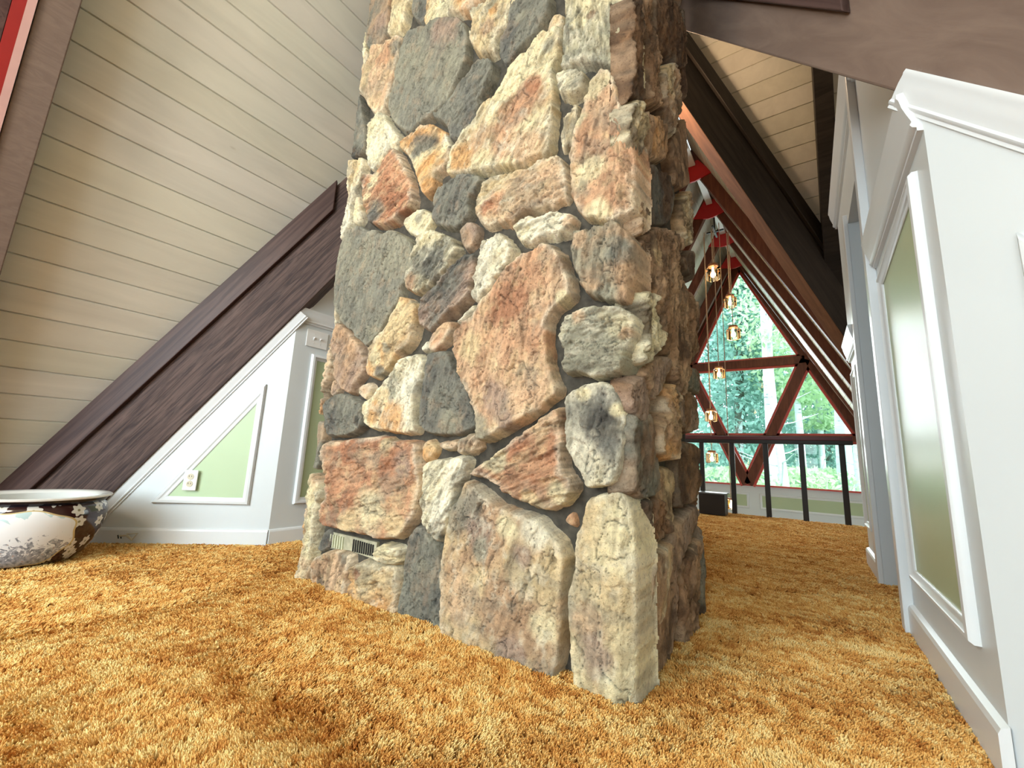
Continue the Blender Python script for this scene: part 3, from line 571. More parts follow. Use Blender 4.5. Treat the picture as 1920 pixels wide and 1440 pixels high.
F('P', [(804,661),(838,657),(845,682),(860,701),(871,727),(886,780),(892,800),(866,813),(838,815),(806,813),(788,802),(787,780),(791,746),(795,709),(800,679)], 0.032, 's', 80, 'gg', 'dg', [(840,790,26,'gy')], label='smooth dark grey stone left of the big pink one')
F('G', [(202,42),(288,54),(278,200),(248,300),(238,465),(192,456),(158,420),(172,250),(192,150)], T1, 's', 85, 'tn', 'gg')
F('G', [(302,232),(640,204),(790,170),(900,224),(1118,224),(1128,350),(1148,500),(1138,700),(1108,850),(1040,955),(930,1065),(820,1074),(600,1026),(302,966),(254,918),(264,800),(312,700),(304,600),(313,450),(286,330)], 0.055, 'c', 12, 'pk', 'rb', [(850,240,90,'bu'),(720,380,120,'pl'),(980,400,130,'mv'),(700,800,190,'cr'),(500,950,150,'bu'),(900,950,120,'bu'),(450,300,110,'rb'),(950,700,100,'tn')], label='big squarish orange pink stone above the vent')
F('G', [(112,560),(160,494),(220,544),(286,620),(276,700),(238,780),(218,950),(178,1200),(158,1340),(100,1378),(52,1350),(62,1100),(82,900),(67,800),(102,680)], 0.05, 'k', 85, 'cr', 'pl', [(120,800,70,'pk'),(110,1000,60,'og'),(80,1150,60,'tn')])
F('G', [(262,1000),(316,1000),(318,1150),(212,1196),(196,1170),(215,1100)], 0.02, 's', 85, 'bk', 'dg')
F('G', [(1127,262),(1190,200),(1252,270),(1236,330),(1150,412),(1132,370)], T2, 's', 60, 'og', 'cr')
F('G', [(1287,232),(1448,212),(1448,290),(1350,300),(1292,280)], T2, 's', 10, 'pl', 'pk')
F('G', [(1472,202),(1600,154),(1636,210),(1626,290),(1560,328),(1462,338),(1454,290)], T2, 'r', 50, 'pl', 'tn')
F('G', [(1192,402),(1350,374),(1500,354),(1546,400),(1496,520),(1428,620),(1416,740),(1378,900),(1298,1050),(1260,1104),(1212,1056),(1152,968),(1124,930),(1142,750),(1162,600),(1158,460)], T1, 'r', 62, 'wh', 'cr', [(1270,1070,40,'gg')], label='narrow ribbed cream stone')
F('P', [(587,1051),(604,1040),(620,1034),(642,1035),(657,1044),(654,1087),(652,1124),(600,1104),(590,1090)], T1, 'r', 85, 'pl', 'tn', [(640,1045,14,'gg'),(645,1080,9,'br')])
F('G', [(705,1152),(820,1128),(946,1164),(946,1296),(900,1306),(760,1286),(705,1258)], T2, 'r', 5, 'cr', 'bu')
F('P', [(657,1062),(680,1054),(712,1060),(748,1062),(751,1087),(748,1120),(738,1160),(700,1150),(656,1128)], T1, 'k', 20, 'bu', 'og', [(670,1075,10,'rb')])
F('P', [(776,990),(795,988),(805,1010),(820,1026),(824,1045),(828,1087),(830,1142),(834,1205),(790,1190),(744,1165),(749,1110),(754,1087),(757,1050),(765,1010)], 0.03, 's', 85, 'gg', 'dg', [(790,1060,14,'gy')], label='dark grey stone meeting the carpet')
F('P', [(875,906),(878,902),(905,918),(935,946),(972,961),(1010,971),(1035,996),(1059,1021),(1064,1052),(1063,1072),(1057,1102),(1060,1140),(1058,1180),(1055,1212),(1040,1226),(1020,1244),(1004,1282),(960,1262),(900,1238),(846,1212),(838,1170),(834,1110),(833,1087),(837,1015),(846,980),(854,950),(867,934)], 0.056, 's', 70, 'bu', 'tn',
  [(880,960,44,'gg'),(900,1000,36,'mv'),(905,1030,22,'gy'),(960,990,28,'cr'),(1010,1000,34,'wh'),(985,1040,24,'mv'),(1020,1090,44,'bu'),(870,1120,44,'pl'),(930,1150,44,'tn'),(960,1220,34,'mv'),(1020,1170,34,'cr')], label='huge grey and cream stone standing on the carpet')
F('P', [(882,887),(932,855),(994,807),(1046,765),(1053,776),(1055,803),(1060,839),(1059,877),(1079,905),(1077,925),(1059,946),(1035,955),(1010,951),(990,939),(955,924),(910,893),(884,890)], 0.055, 'r', 22, 'rb', 'pk', [(1020,800,34,'pl'),(930,862,26,'cr'),(1055,925,26,'cr'),(1000,940,20,'bu')], label='red brown ribbed stone')
F('P', [(1067,748),(1090,728),(1114,719),(1135,718),(1157,728),(1171,756),(1178,780),(1174,811),(1178,828),(1174,870),(1169,890),(1160,904),(1150,912),(1110,915),(1098,897),(1083,870),(1072,847),(1067,800),(1071,775)], 0.06, 'c', 80, 'wh', 'cr', [(1120,768,44,"dg"),(1136,806,38,"bk"),(1150,845,24,"dg"),(1165,770,12,'cr'),(1100,740,12,'cr')], corner=0.02, label='oval white stone with a charcoal blotch')
F('F', [(812,330),(852,224),(960,184),(1120,154),(1250,154),(1370,194),(1398,260),(1360,400),(1312,560),(1300,646),(1200,696),(1100,706),(960,666),(842,676),(832,600),(852,500),(812,420)], 0.056, 'k', 10, 'cr', 'gy', [(1300,350,60,'tn'),(950,230,60,'pl')], corner=0.035, label='square cream stone on the front corner')
F('P', [(1105,936),(1130,928),(1160,916),(1172,921),(1183,945),(1188,980),(1193,1015),(1200,1065),(1202,1115),(1206,1170),(1208,1200),(1210,1250),(1204,1290),(1198,1335),(1152,1332),(1124,1315),(1110,1286),(1085,1242),(1072,1183),(1069,1142),(1071,1110),(1076,1085),(1084,1060),(1085,1005),(1096,980)], 0.056, 's', 85, 'cr', 'bu', [(1110,1160,40,'pl'),(1150,1110,40,'bu'),(1120,1220,40,'mv'),(1150,1280,26,'cr')], corner=0.035, label='tall cream stone at the foot of the front corner')
F('H', [(782,550),(838,494),(862,570),(848,592)], 0.02, 's', 60, 'pl', 'pk')
F('P', [(1047,1262),(1053,1238),(1065,1243),(1068,1260),(1068,1290),(1070,1310),(1050,1296),(1044,1280)], T2, 's', 80, 'cr', 'bu')
# --- right face
k_ = 1
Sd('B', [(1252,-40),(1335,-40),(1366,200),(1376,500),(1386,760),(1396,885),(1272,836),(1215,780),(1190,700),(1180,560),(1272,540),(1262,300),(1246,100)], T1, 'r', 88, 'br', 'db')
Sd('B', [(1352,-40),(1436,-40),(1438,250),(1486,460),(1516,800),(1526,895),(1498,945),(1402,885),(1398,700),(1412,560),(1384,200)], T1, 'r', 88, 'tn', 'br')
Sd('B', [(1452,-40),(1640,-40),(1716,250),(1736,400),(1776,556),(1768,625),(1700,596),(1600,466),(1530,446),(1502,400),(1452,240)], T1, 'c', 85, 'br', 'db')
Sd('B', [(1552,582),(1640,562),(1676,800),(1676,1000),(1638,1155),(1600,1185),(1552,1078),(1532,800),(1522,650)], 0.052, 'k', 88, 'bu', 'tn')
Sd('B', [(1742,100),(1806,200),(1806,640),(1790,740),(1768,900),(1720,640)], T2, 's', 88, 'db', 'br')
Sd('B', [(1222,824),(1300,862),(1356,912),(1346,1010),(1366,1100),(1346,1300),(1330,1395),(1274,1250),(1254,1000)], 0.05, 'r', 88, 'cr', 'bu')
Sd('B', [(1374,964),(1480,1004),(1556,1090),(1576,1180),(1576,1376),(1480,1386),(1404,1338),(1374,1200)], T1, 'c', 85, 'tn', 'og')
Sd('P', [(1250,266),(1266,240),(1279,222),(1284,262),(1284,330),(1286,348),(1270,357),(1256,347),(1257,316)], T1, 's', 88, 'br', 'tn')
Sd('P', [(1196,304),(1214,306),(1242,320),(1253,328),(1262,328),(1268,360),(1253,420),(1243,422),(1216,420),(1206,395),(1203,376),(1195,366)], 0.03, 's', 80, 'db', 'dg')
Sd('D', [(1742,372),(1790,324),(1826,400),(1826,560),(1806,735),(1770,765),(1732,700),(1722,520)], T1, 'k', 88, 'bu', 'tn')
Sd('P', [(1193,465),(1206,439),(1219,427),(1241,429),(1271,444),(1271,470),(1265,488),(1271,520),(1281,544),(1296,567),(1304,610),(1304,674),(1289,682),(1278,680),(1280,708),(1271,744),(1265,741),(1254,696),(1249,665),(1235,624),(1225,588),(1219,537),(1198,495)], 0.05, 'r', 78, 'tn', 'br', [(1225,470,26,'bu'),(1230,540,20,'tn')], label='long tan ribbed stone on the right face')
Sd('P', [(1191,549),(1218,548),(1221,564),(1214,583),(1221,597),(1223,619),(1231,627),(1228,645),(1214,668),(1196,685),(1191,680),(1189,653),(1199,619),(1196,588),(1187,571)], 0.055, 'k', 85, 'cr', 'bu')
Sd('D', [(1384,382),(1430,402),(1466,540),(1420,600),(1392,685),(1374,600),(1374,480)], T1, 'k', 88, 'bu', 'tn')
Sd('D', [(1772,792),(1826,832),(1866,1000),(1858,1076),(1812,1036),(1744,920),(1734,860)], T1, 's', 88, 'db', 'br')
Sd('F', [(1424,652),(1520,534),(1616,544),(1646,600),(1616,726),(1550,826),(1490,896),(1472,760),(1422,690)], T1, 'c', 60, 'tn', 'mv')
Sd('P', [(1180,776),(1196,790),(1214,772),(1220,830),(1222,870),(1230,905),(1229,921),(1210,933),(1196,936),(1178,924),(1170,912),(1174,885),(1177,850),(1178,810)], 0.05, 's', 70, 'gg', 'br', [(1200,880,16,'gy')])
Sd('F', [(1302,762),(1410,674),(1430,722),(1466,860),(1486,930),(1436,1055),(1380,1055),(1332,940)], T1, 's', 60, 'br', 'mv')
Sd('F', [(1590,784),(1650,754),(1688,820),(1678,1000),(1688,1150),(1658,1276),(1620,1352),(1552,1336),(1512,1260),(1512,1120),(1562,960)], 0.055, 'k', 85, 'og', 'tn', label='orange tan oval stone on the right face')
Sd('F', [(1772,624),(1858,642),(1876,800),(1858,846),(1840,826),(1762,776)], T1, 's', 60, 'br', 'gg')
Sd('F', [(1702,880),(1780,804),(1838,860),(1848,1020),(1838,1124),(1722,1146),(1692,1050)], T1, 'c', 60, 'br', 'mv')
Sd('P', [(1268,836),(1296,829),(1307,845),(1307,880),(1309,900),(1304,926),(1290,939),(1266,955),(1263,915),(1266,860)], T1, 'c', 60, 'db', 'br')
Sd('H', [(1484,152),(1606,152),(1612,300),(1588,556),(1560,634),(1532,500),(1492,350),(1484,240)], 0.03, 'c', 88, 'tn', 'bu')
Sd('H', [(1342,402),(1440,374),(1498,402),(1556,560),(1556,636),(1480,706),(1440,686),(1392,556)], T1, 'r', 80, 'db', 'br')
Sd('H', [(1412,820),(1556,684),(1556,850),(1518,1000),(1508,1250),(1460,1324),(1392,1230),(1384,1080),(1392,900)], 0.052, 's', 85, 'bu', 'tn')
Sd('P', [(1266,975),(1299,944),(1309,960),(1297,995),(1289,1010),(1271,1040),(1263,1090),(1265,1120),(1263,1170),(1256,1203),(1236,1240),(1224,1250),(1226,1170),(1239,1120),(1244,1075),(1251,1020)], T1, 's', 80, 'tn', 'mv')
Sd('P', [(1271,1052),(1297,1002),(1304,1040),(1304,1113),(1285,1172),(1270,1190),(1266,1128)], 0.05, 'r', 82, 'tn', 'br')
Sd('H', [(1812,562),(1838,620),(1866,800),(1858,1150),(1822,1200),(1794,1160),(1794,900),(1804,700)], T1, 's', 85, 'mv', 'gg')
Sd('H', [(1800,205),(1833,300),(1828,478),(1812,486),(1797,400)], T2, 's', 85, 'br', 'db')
# --- vent
ve = empty('vent_grille', (0, 0, 0)); ve.parent = chim; ve.matrix_parent_inverse = Matrix.Translation(-chim.location); ve['label'] = 'old beige metal vent grille with dark slots'
def fv(x, y, dy=0.0): p = onY(x, y, MF-0.012); return Vector((p[0], p[1]+dy, p[2]))
mb = MB()
corn = [fv(618, 996), fv(707, 1017), fv(702, 1049), fv(655, 1032), fv(619, 1028)]
mb.prism(corn, (0, 0.03, 0)); gm = simple('aged_beige_metal', (0.42, 0.40, 0.28), 0.5, var=0.3, nscale=30); pl1 = mb.build('faceplate', gm); pl1.parent = ve
for i in range(10):
    x = 664.5+i*4.0; t = 1011+i*1.15; mb = MB()
    a = fv(x, t); c = fv(x+0.3, t+23.5-(i*0.2)); wq = 0.0032
    mb.box((a.x-wq, a.y-0.004, c.z), (a.x+wq, a.y+0.004, a.z)); mb.build('slot', M['dark']).parent = ve
gm2 = simple('pale_green_metal', (0.62, 0.64, 0.46), 0.45)
for i in range(6):
    x = 623+i*4.4; t = 1001+i*1.2; a = fv(x, t); c = fv(x, t+24); mb = MB(); mb.box((a.x-0.003, a.y-0.007, c.z), (a.x+0.003, a.y+0.003, a.z)); mb.build('louver_bar', gm2).parent = ve
# ------------------------------------------------------------------ far gable window
def G(x, y): p = onY(x, y, YW); return Vector((p[0], YW, p[2]))
gx = -0.945; zs = 0.235; za = 4.64; gs = 2.02                       # centre, sill, apex, slope of glazed triangle
def ge(z): return (za-z)/gs
win = empty('window_1', (gx, YW, zs)); win['kind'] = 'structure'; win['label'] = 'large triangular gable window with red edged brown mullions'
def wpart(mb, name, mat, lb=None, **k):
    o = mb.build(name, mat, **k); o.parent = win; o.matrix_parent_inverse = Matrix.Translation(-win.location)
    if lb: o['label'] = lb
    return o
def bar(a, b2, w, y0, y1):
    a, b2 = Vector((a[0], 0, a[1])), Vector((b2[0], 0, b2[1])); d = (b2-a).normalized(); n = Vector((-d.z, 0, d.x))*w/2
    mb = MB(); mb.prism([(p.x, y0, p.z) for p in (a-n, b2-n, b2+n, a+n)], (0, y1-y0, 0)); return mb
def mull(name, a, b2, w):
    o = wpart(bar(a, b2, w, YW-0.10, YW+0.02), name, M['redbrown'], bevel=0.004)
    r = wpart(bar(a, b2, w+0.085, YW-0.03, YW+0.01), name+'_stop', M['coral']); r.parent = o; r.matrix_parent_inverse = Matrix(); r['label'] = 'coral red stop along the mullion'
zm = 2.62; zr = 1.13
mull('mullion', (gx-ge(zm)-0.02, zm), (gx+ge(zm)+0.02, zm), 0.15)
mull('mullion', (gx-ge(zr), zr), (gx+ge(zr), zr), 0.10)
mull('mullion', (gx-0.03, zs), (gx+1.03, zm), 0.155)
mull('mullion', (gx-0.05, zs), (gx-1.08, zm), 0.155)
for s in (-1, 1):
    mull('jamb', (gx+s*(ge(zs)+0.06), zs-0.1), (gx+s*0.03, za+0.12), 0.12)
mb = MB(); mb.box((gx-ge(zs), YW-0.05, zs-0.03), (gx+ge(zs), YW+0.05, zs)); wpart(mb, 'sill', M['coral'])
for nm, poly in (('top', [(gx-ge(zm), zm), (gx+ge(zm), zm), (gx, za)]), ('mid', [(gx-ge(zr), zr), (gx+ge(zr), zr), (gx+ge(zm), zm), (gx-ge(zm), zm)]), ('low', [(gx-ge(zs), zs), (gx+ge(zs), zs), (gx+ge(zr), zr), (gx-ge(zr), zr)])):
    mb = MB(); mb.add([(x, YW+0.005, z) for x, z in poly], [tuple(range(len(poly)))]); wpart(mb, 'pane', M['glass'])
mb = MB(); mb.box((-6.0, YW, -2.7), (4.5, YW+0.12, zs-0.03)); 
wf = S('wall_far', mb, M['paint'])
# gable infill beside the glazing, up to the roof boards
mb = MB(); e1 = ge(zs)+0.10
for s in (-1, 1):
    mb.prism([(gx+s*e1, YW+0.02, zs-0.03), (XC+s*(HP+1.2), YW+0.02, zs-0.03), (XC+s*(HP+0.2), YW+0.02, zs+1.9), (XC, YW+0.02, HP*TN+0.2), (gx, YW+0.02, za+0.2)], (0, 0.1, 0))
S('wall_far_gable', mb, M['redbrown'])
for x0, x1 in ((-0.80, 1.4), (-1.75, -0.98), (-3.2, -2.0)):
    panel([(x0, YW, -0.22), (x1, YW, -0.22), (x1, YW, 0.07), (x0, YW, 0.07)], (0, -1, 0), M['olive'], wf, 'sage green low field')
mb = MB(); mb.box((-4.4, FY+0.1, -2.7), (-4.3, YW, 0.3)); mb.box((2.4, FY+0.1, -2.7), (2.5, YW, 0.3)); S('wall_well', mb, M['paint'])
# ------------------------------------------------------------------ railing at the edge of the loft
RY = 5.97
rl = empty('loft_railing', (-1.15, RY, 0)); tag(rl, 'low black metal guard railing with maroon cap along the loft edge before the window', 'railing')
def rchild(mb, name, mat, lb=None, **k):
    o = mb.build(name, mat, **k); o.parent = rl; o.matrix_parent_inverse = Matrix.Translation(-rl.location)
    if lb: o['label'] = lb
    return o
mb = MB(); mb.box((-2.655, RY-0.03, 0.855), (0.42, RY+0.03, 0.935)); rchild(mb, 'top_rail', M['blackmetal'], bevel=0.006)
mb = MB(); mb.box((-2.655, RY-0.036, 0.900), (0.42, RY+0.036, 0.945)); rchild(mb, 'rail_cap', M['maroon'], 'maroon cap of the rail', bevel=0.006)
for x in (0.318, -0.055, -0.415, -0.779, -1.135, -1.50, -1.86, -2.23, -2.6):
    mb = MB(); mb.box((x-0.027, RY-0.02, -0.03), (x+0.027, RY+0.02, 0.86)); rchild(mb, 'baluster', M['blackmetal'], bevel=0.003)
# black box heater
bx = empty('black_box', (-1.0, 5.55, 0)); tag(bx, 'small black rectangular speaker box on the carpet against the railing beside the chimney', 'speaker')
def into(o, par, lb=None):
    o.parent = par; o.matrix_parent_inverse = Matrix.Translation(-par.location)
    if lb: o['label'] = lb
    return o
p0 = onY(1318, 921, 5.5); p1 = onY(1358, 921, 5.5)
mb = MB(); mb.box((p0[0]-0.05, 5.5, 0.0), (p1[0], 5.72, 0.235)); into(mb.build('cabinet', simple('black_cabinet', (0.012, 0.010, 0.009), 0.35), bevel=0.004), bx)
mb = MB(); mb.box((p0[0]-0.06, 5.49, 0.235), (p1[0]+0.012, 5.73, 0.25)); into(mb.build('top_panel', simple('grey_top', (0.16, 0.17, 0.17), 0.25), bevel=0.002), bx, 'grey top panel')
# ------------------------------------------------------------------ hanging lanterns
LY = 7.0; M['brass'] = simple('brass_frame', (0.45, 0.28, 0.10), 0.4, 0.6)
bar_e = empty('lantern_crossbar', (XC+0.1, LY, 4.38)); tag(bar_e, 'black metal crossbar under the ridge carrying the lantern cords', 'ceiling fixture')
q0 = onY(1325, 438, LY); q1 = onY(1357, 431, LY); qc = onY(1340, 436, LY)
mb = MB(); mb.box((q0[0], LY-0.012, q0[2]-0.012), (q1[0], LY+0.012, q0[2]+0.012)); into(mb.build('cross_arm', M['blackmetal']), bar_e)
mb = MB(); mb.box((qc[0]-0.012, LY-0.2, q0[2]-0.012), (qc[0]+0.012, LY+0.2, q0[2]+0.012)); into(mb.build('cross_arm', M['blackmetal']), bar_e)
mb = MB(); mb.tube([(qc[0], LY, q0[2]), (qc[0], LY, q0[2]+0.25)], 0.012); into(mb.build('stem', M['blackmetal']), bar_e)
ZB = q0[2]
LANT = [(1337, 512, 6.9, 1.25, 'highest glowing glass lantern hanging under the ridge'), (1369, 566, 7.15, 1.0, 'glass lantern hanging just below the window apex'), (1375, 625, 7.0, 1.05, 'glass lantern hanging above the upper mullion of the window'),
        (1348, 700, 6.85, 0.9, 'glass lantern hanging across the upper mullion'), (1333, 780, 6.95, 0.95, 'glass lantern hanging just above the railing'), (1335, 858, 7.1, 0.95, 'glass lantern seen below the rail beside the chimney'), (1371, 946, 6.75, 0.8, 'lowest small glass lantern beside the black box')]
for (x, y, Y, sc_, lb) in LANT:
    p = onY(x, y, Y); s = 0.075*sc_*1.12; L = empty('pendant_lantern', tuple(p)); tag(L, lb, 'pendant lamp', 'glass lanterns hanging on cords in front of the window')
    mb = MB(); n = 6
    mb.lathe([(s*0.98, -s*1.05), (s*1.05, -s*0.95), (s*1.05, s*0.75), (s*0.75, s*1.0)], 6); j = mb.build('glass_shade', M['jar'], L)
    mb = MB(); mb.lathe([(0.001, s*1.36), (s*0.72, s*1.36), (s*0.76, s*0.98), (0.001, s*0.98)], 16); mb.build('cap', M['lampcap'], L)
    for k in range(6):
        a = 2*pi*k/6; mb = MB(); mb.tube([(s*1.05*cos(a), s*1.05*sin(a), -s*0.98), (s*1.05*cos(a), s*1.05*sin(a), s*0.78)], 0.004, 5); mb.build('frame_rod', M['brass'], j)
    mb = MB(); mb.lathe([(0.001, -s*0.72), (s*0.2, -s*0.66), (s*0.34, -s*0.45), (s*0.37, -s*0.2), (s*0.26, s*0.08), (s*0.14, s*0.3), (s*0.13, s*0.9), (0.001, s*0.9)], 14); mb.build('bulb', M['bulb'], L, smooth=True)
    mb = MB(); mb.tube([(0, 0, s*1.36), (0, 0, ZB-p[2])], 0.006 if y > 600 else 0.011, 6); mb.build('cord', M['rope'], L)
    point('lantern_glow', (p[0], Y, p[2]-s*0.2), 13.0, (1.0, 0.62, 0.30), 0.03)
# ------------------------------------------------------------------ porcelain bowl
BX, BY = -2.99, 0.39
bo = empty('fishbowl_planter', (BX, BY, 0)); tag(bo, 'round black and white flower pattern porcelain fishbowl planter on the carpet at the left edge', 'planter')
prof = [(0.15, 0.0), (0.165, 0.004), (0.188, 0.03), (0.216, 0.08), (0.236, 0.135), (0.246, 0.185), (0.246, 0.222), (0.238, 0.250), (0.226, 0.262)]
m, nt, b = new_mat('flower_pattern_porcelain')
tc = N(nt, 'ShaderNodeTexCoord'); sx = N(nt, 'ShaderNodeSeparateXYZ'); nt.links.new(tc.outputs['Object'], sx.inputs[0])
def mt(op, a, b2=None, c=None):
    n = N(nt, 'ShaderNodeMath', operation=op)
    for i, q in enumerate((a, b2, c)):
        if q is None: continue
        if isinstance(q, (int, float)): n.inputs[i].default_value = q
        else: nt.links.new(q, n.inputs[i])
    return n.outputs[0]
ang = mt('ARCTAN2', sx.outputs[1], sx.outputs[0]); zc = sx.outputs[2]
# medallion centred towards the room
A0 = -0.30
da = mt('WRAP', mt('SUBTRACT', ang, A0), pi, -pi)
ex_ = mt('DIVIDE', da, 0.80); ez_ = mt('DIVIDE', mt('SUBTRACT', zc, 0.122), 0.122)
wob = mt('MULTIPLY', mt('SINE', mt('MULTIPLY', mt('ARCTAN2', ez_, ex_), 8)), 0.035)
rr = mt('ADD', mt('POWER', mt('ADD', mt('POWER', mt('ABSOLUTE', ex_), 2.4), mt('POWER', mt('ABSOLUTE', ez_), 2.4)), 0.416), wob)
med = mt('LESS_THAN', rr, 0.96); gold = mt('LESS_THAN', rr, 1.0)
cmb = N(nt, 'ShaderNodeCombineXYZ'); nt.links.new(mt('MULTIPLY', ang, 0.225), cmb.inputs[0]); nt.links.new(zc, cmb.inputs[1])
def mixc(f, a, b2):
    n = N(nt, 'ShaderNodeMix', data_type='RGBA'); nt.links.new(f, n.inputs[0])
    for i, q in ((6, a), (7, b2)):
        if isinstance(q, tuple): n.inputs[i].default_value = (*q, 1)
        else: nt.links.new(q, n.inputs[i])
    return n.outputs[2]
# dark ground with white blossoms
vo = N(nt, 'ShaderNodeTexVoronoi', voronoi_dimensions='2D'); vo.inputs['Scale'].default_value = 13; vo.inputs['Randomness'].default_value = 0.75; nt.links.new(cmb.outputs[0], vo.inputs['Vector'])
vm = N(nt, 'ShaderNodeVectorMath', operation='SUBTRACT'); sc2 = N(nt, 'ShaderNodeVectorMath', operation='SCALE'); sc2.inputs[3].default_value = 17
nt.links.new(cmb.outputs[0], sc2.inputs[0]); pos = N(nt, 'ShaderNodeVectorMath', operation='SCALE'); pos.inputs[3].default_value = 17; nt.links.new(vo.outputs['Position'], pos.inputs[0])
nt.links.new(cmb.outputs[0], vm.inputs[0]); nt.links.new(vo.outputs['Position'], vm.inputs[1])
sp2 = N(nt, 'ShaderNodeSeparateXYZ'); nt.links.new(vm.outputs[0], sp2.inputs[0])
pet = mt('ADD', 0.30, mt('MULTIPLY', mt('SINE', mt('MULTIPLY', mt('ARCTAN2', sp2.outputs[1], sp2.outputs[0]), 6)), 0.055))
fl = mt('LESS_THAN', vo.outputs['Distance'], pet); fc = mt('LESS_THAN', vo.outputs['Distance'], 0.07)
lf = noise(nt, cmb.outputs[0], 26, 4, 0.6, 1.0); leaf = mt('GREATER_THAN', lf, 0.66)
c = mixc(leaf, (0.035, 0.012, 0.010), (0.22, 0.20, 0.17)); c = mixc(fl, c, (0.66, 0.62, 0.55)); c = mixc(fc, c, (0.25, 0.22, 0.12))
# medallion painting: grey leaves and flowers low down, pale above
n1_ = noise(nt, cmb.outputs[0], 30, 6, 0.62, 1.6); low = mt('MULTIPLY', mt('SUBTRACT', 0.150, zc), 2.3)
k1 = mt('GREATER_THAN', mt('ADD', n1_, low), 0.64)
sh = ramp(nt, noise(nt, cmb.outputs[0], 60, 3), [(0.35, (0.14, 0.15, 0.17)), (0.6, (0.42, 0.43, 0.46)), (0.7, (0.36, 0.22, 0.16))])
mc = mixc(k1, (0.78, 0.78, 0.78), sh)
k2 = mt('GREATER_THAN', mt('ADD', noise(nt, cmb.outputs[0], 13, 3, 0.5, 0.8), mt('MULTIPLY', mt('SUBTRACT', zc, 0.2), 2.5)), 0.60)
mc = mixc(k2, mc, (0.48, 0.62, 0.62))
c = mixc(gold, c, (0.55, 0.42, 0.20)); c = mixc(med, c, mc)
nt.links.new(c, b.inputs['Base Color']); b.inputs['Roughness'].default_value = 0.12
M['porc'] = m; M['whitep'] = simple('white_glaze', (0.80, 0.80, 0.76), 0.12, var=0.02)
mb = MB(); mb.lathe(prof, 64); mb.build('body', M['porc'], bo, smooth=True)
mb = MB(); mb.lathe([(0.226, 0.262), (0.231, 0.266), (0.238, 0.278), (0.243, 0.284)], 64); mb.build('neck_band', simple('dark_glaze', (0.012, 0.012, 0.02), 0.12), bo, smooth=True)['label'] = 'dark blue black band under the rim'
mb = MB(); mb.lathe([(0.240, 0.283), (0.252, 0.286), (0.254, 0.293), (0.246, 0.297), (0.215, 0.292), (0.205, 0.282)], 64); mb.build('rim', M['whitep'], bo, smooth=True)['label'] = 'white glazed rim'
mb = MB(); mb.lathe([(0.206, 0.283), (0.218, 0.22), (0.205, 0.12), (0.16, 0.04), (0.001, 0.03)], 48); mb.build('inner_wall', M['whitep'], bo, smooth=True)
# ------------------------------------------------------------------ outlet, switch, little wire
def axes_wall(nrm): 
    n = Vector(nrm); return UP.cross(n).normalized(), UP, n
def outlet(name, c, nrm, label, kind):
    ex, ez, ey = axes_wall(nrm); e = empty(name, tuple(c)); e.matrix_world = Matrix(((ex[0], ez[0], ey[0], c[0]), (ex[1], ez[1], ey[1], c[1]), (ex[2], ez[2], ey[2], c[2]), (0, 0, 0, 1)))
    w = 0.036 if kind == 'outlet' else 0.074
    mb = MB(); mb.box((-w, -0.058, 0), (w, 0.058, 0.007)); mb.build('faceplate', M['plastic'], e, bevel=0.003)
    if kind == 'outlet':
        for s in (-1, 1):
            mb = MB(); k = len(mb.v); mb.lathe([(0.001, 0.0095), (0.0165, 0.0095), (0.0175, 0.006)], 20); r = mb.build('receptacle', M['ivory'], e); r.location = (0, s*0.0205, 0)
            for a, hh in ((-0.0065, 0.005), (0.0065, 0.004)):
                mb = MB(); mb.box((a-0.0012, -hh+0.003, 0.009), (a+0.0012, hh+0.003, 0.0102)); mb.build('slot', M['dark'], r)
        mb = MB(); mb.lathe([(0.001, 0.0085), (0.003, 0.0085), (0.0034, 0.006)], 10); mb.build('screw', M['plastic'], e)
    else:
        for a in (-0.023, 0.023):
            mb = MB(); mb.box((a-0.005, -0.012, 0.006), (a+0.005, 0.012, 0.009)); mb.build('toggle_slot', M['plastic'], e)
            mb = MB(); mb.prism([(a-0.004, -0.004, 0.007), (a+0.004, -0.004, 0.007), (a+0.004, 0.006, 0.007), (a-0.004, 0.006, 0.007)], (0, 0.006, 0.014)); mb.build('toggle', M['plastic'], e)
            for s in (-1, 1):
                mb = MB(); mb.lathe([(0.001, 0.0085), (0.003, 0.0085), (0.0034, 0.006)], 10); q = mb.build('screw', M['plastic'], e); q.location = (a, s*0.03, 0)
    return e
oc = onpl(361, 900, tuple(LN), tuple(LC)); o1 = outlet('wall_outlet', Vector(oc)+LN*0.018, LN, 'white duplex power outlet on the green triangular panel of the left wall', 'outlet'); tag(o1, None, 'power outlet')
sc_ = onX(594, 637, -2.655); o2 = outlet('light_switch', Vector(sc_)+Vector((0.001, 0.0, 0)), LX, 'white double toggle switch plate on the wall left of the chimney', 'switch'); tag(o2, None, 'light switch')
o1['label'] = 'white duplex power outlet on the green triangular panel of the left wall'; o2['label'] = 'white double toggle switch plate on the wall left of the chimney'
wk = empty('wire_clip', (-3.0, 0.85, 0)); tag(wk, 'small bent white wire clip lying on the carpet by the left baseboard', 'clip')
def fl_(x, y, z=0.012): d = ray(x, y); t = (z-CAMH)/d[2]; return Vector(CAM + d*t)
def lwp(x, y, o=0.045): return Vector(onpl(x, y, tuple(LN), tuple(LC+LN*o)))
mb = MB(); mb.tube([lwp(x_, y_-6, 0.05) for x_, y_ in ((224, 1011), (236, 1010), (247, 1019), (258, 1006), (238, 1007), (246, 1017))], 0.0045, 6); into(mb.build('wire', M['wire']), wk)
for x in (221, 226):
    mb = MB(); mb.tube([lwp(x, 1003), lwp(x+1, 1010)], 0.003, 6); into(mb.build('prong', M['dark']), wk, 'dark prong')
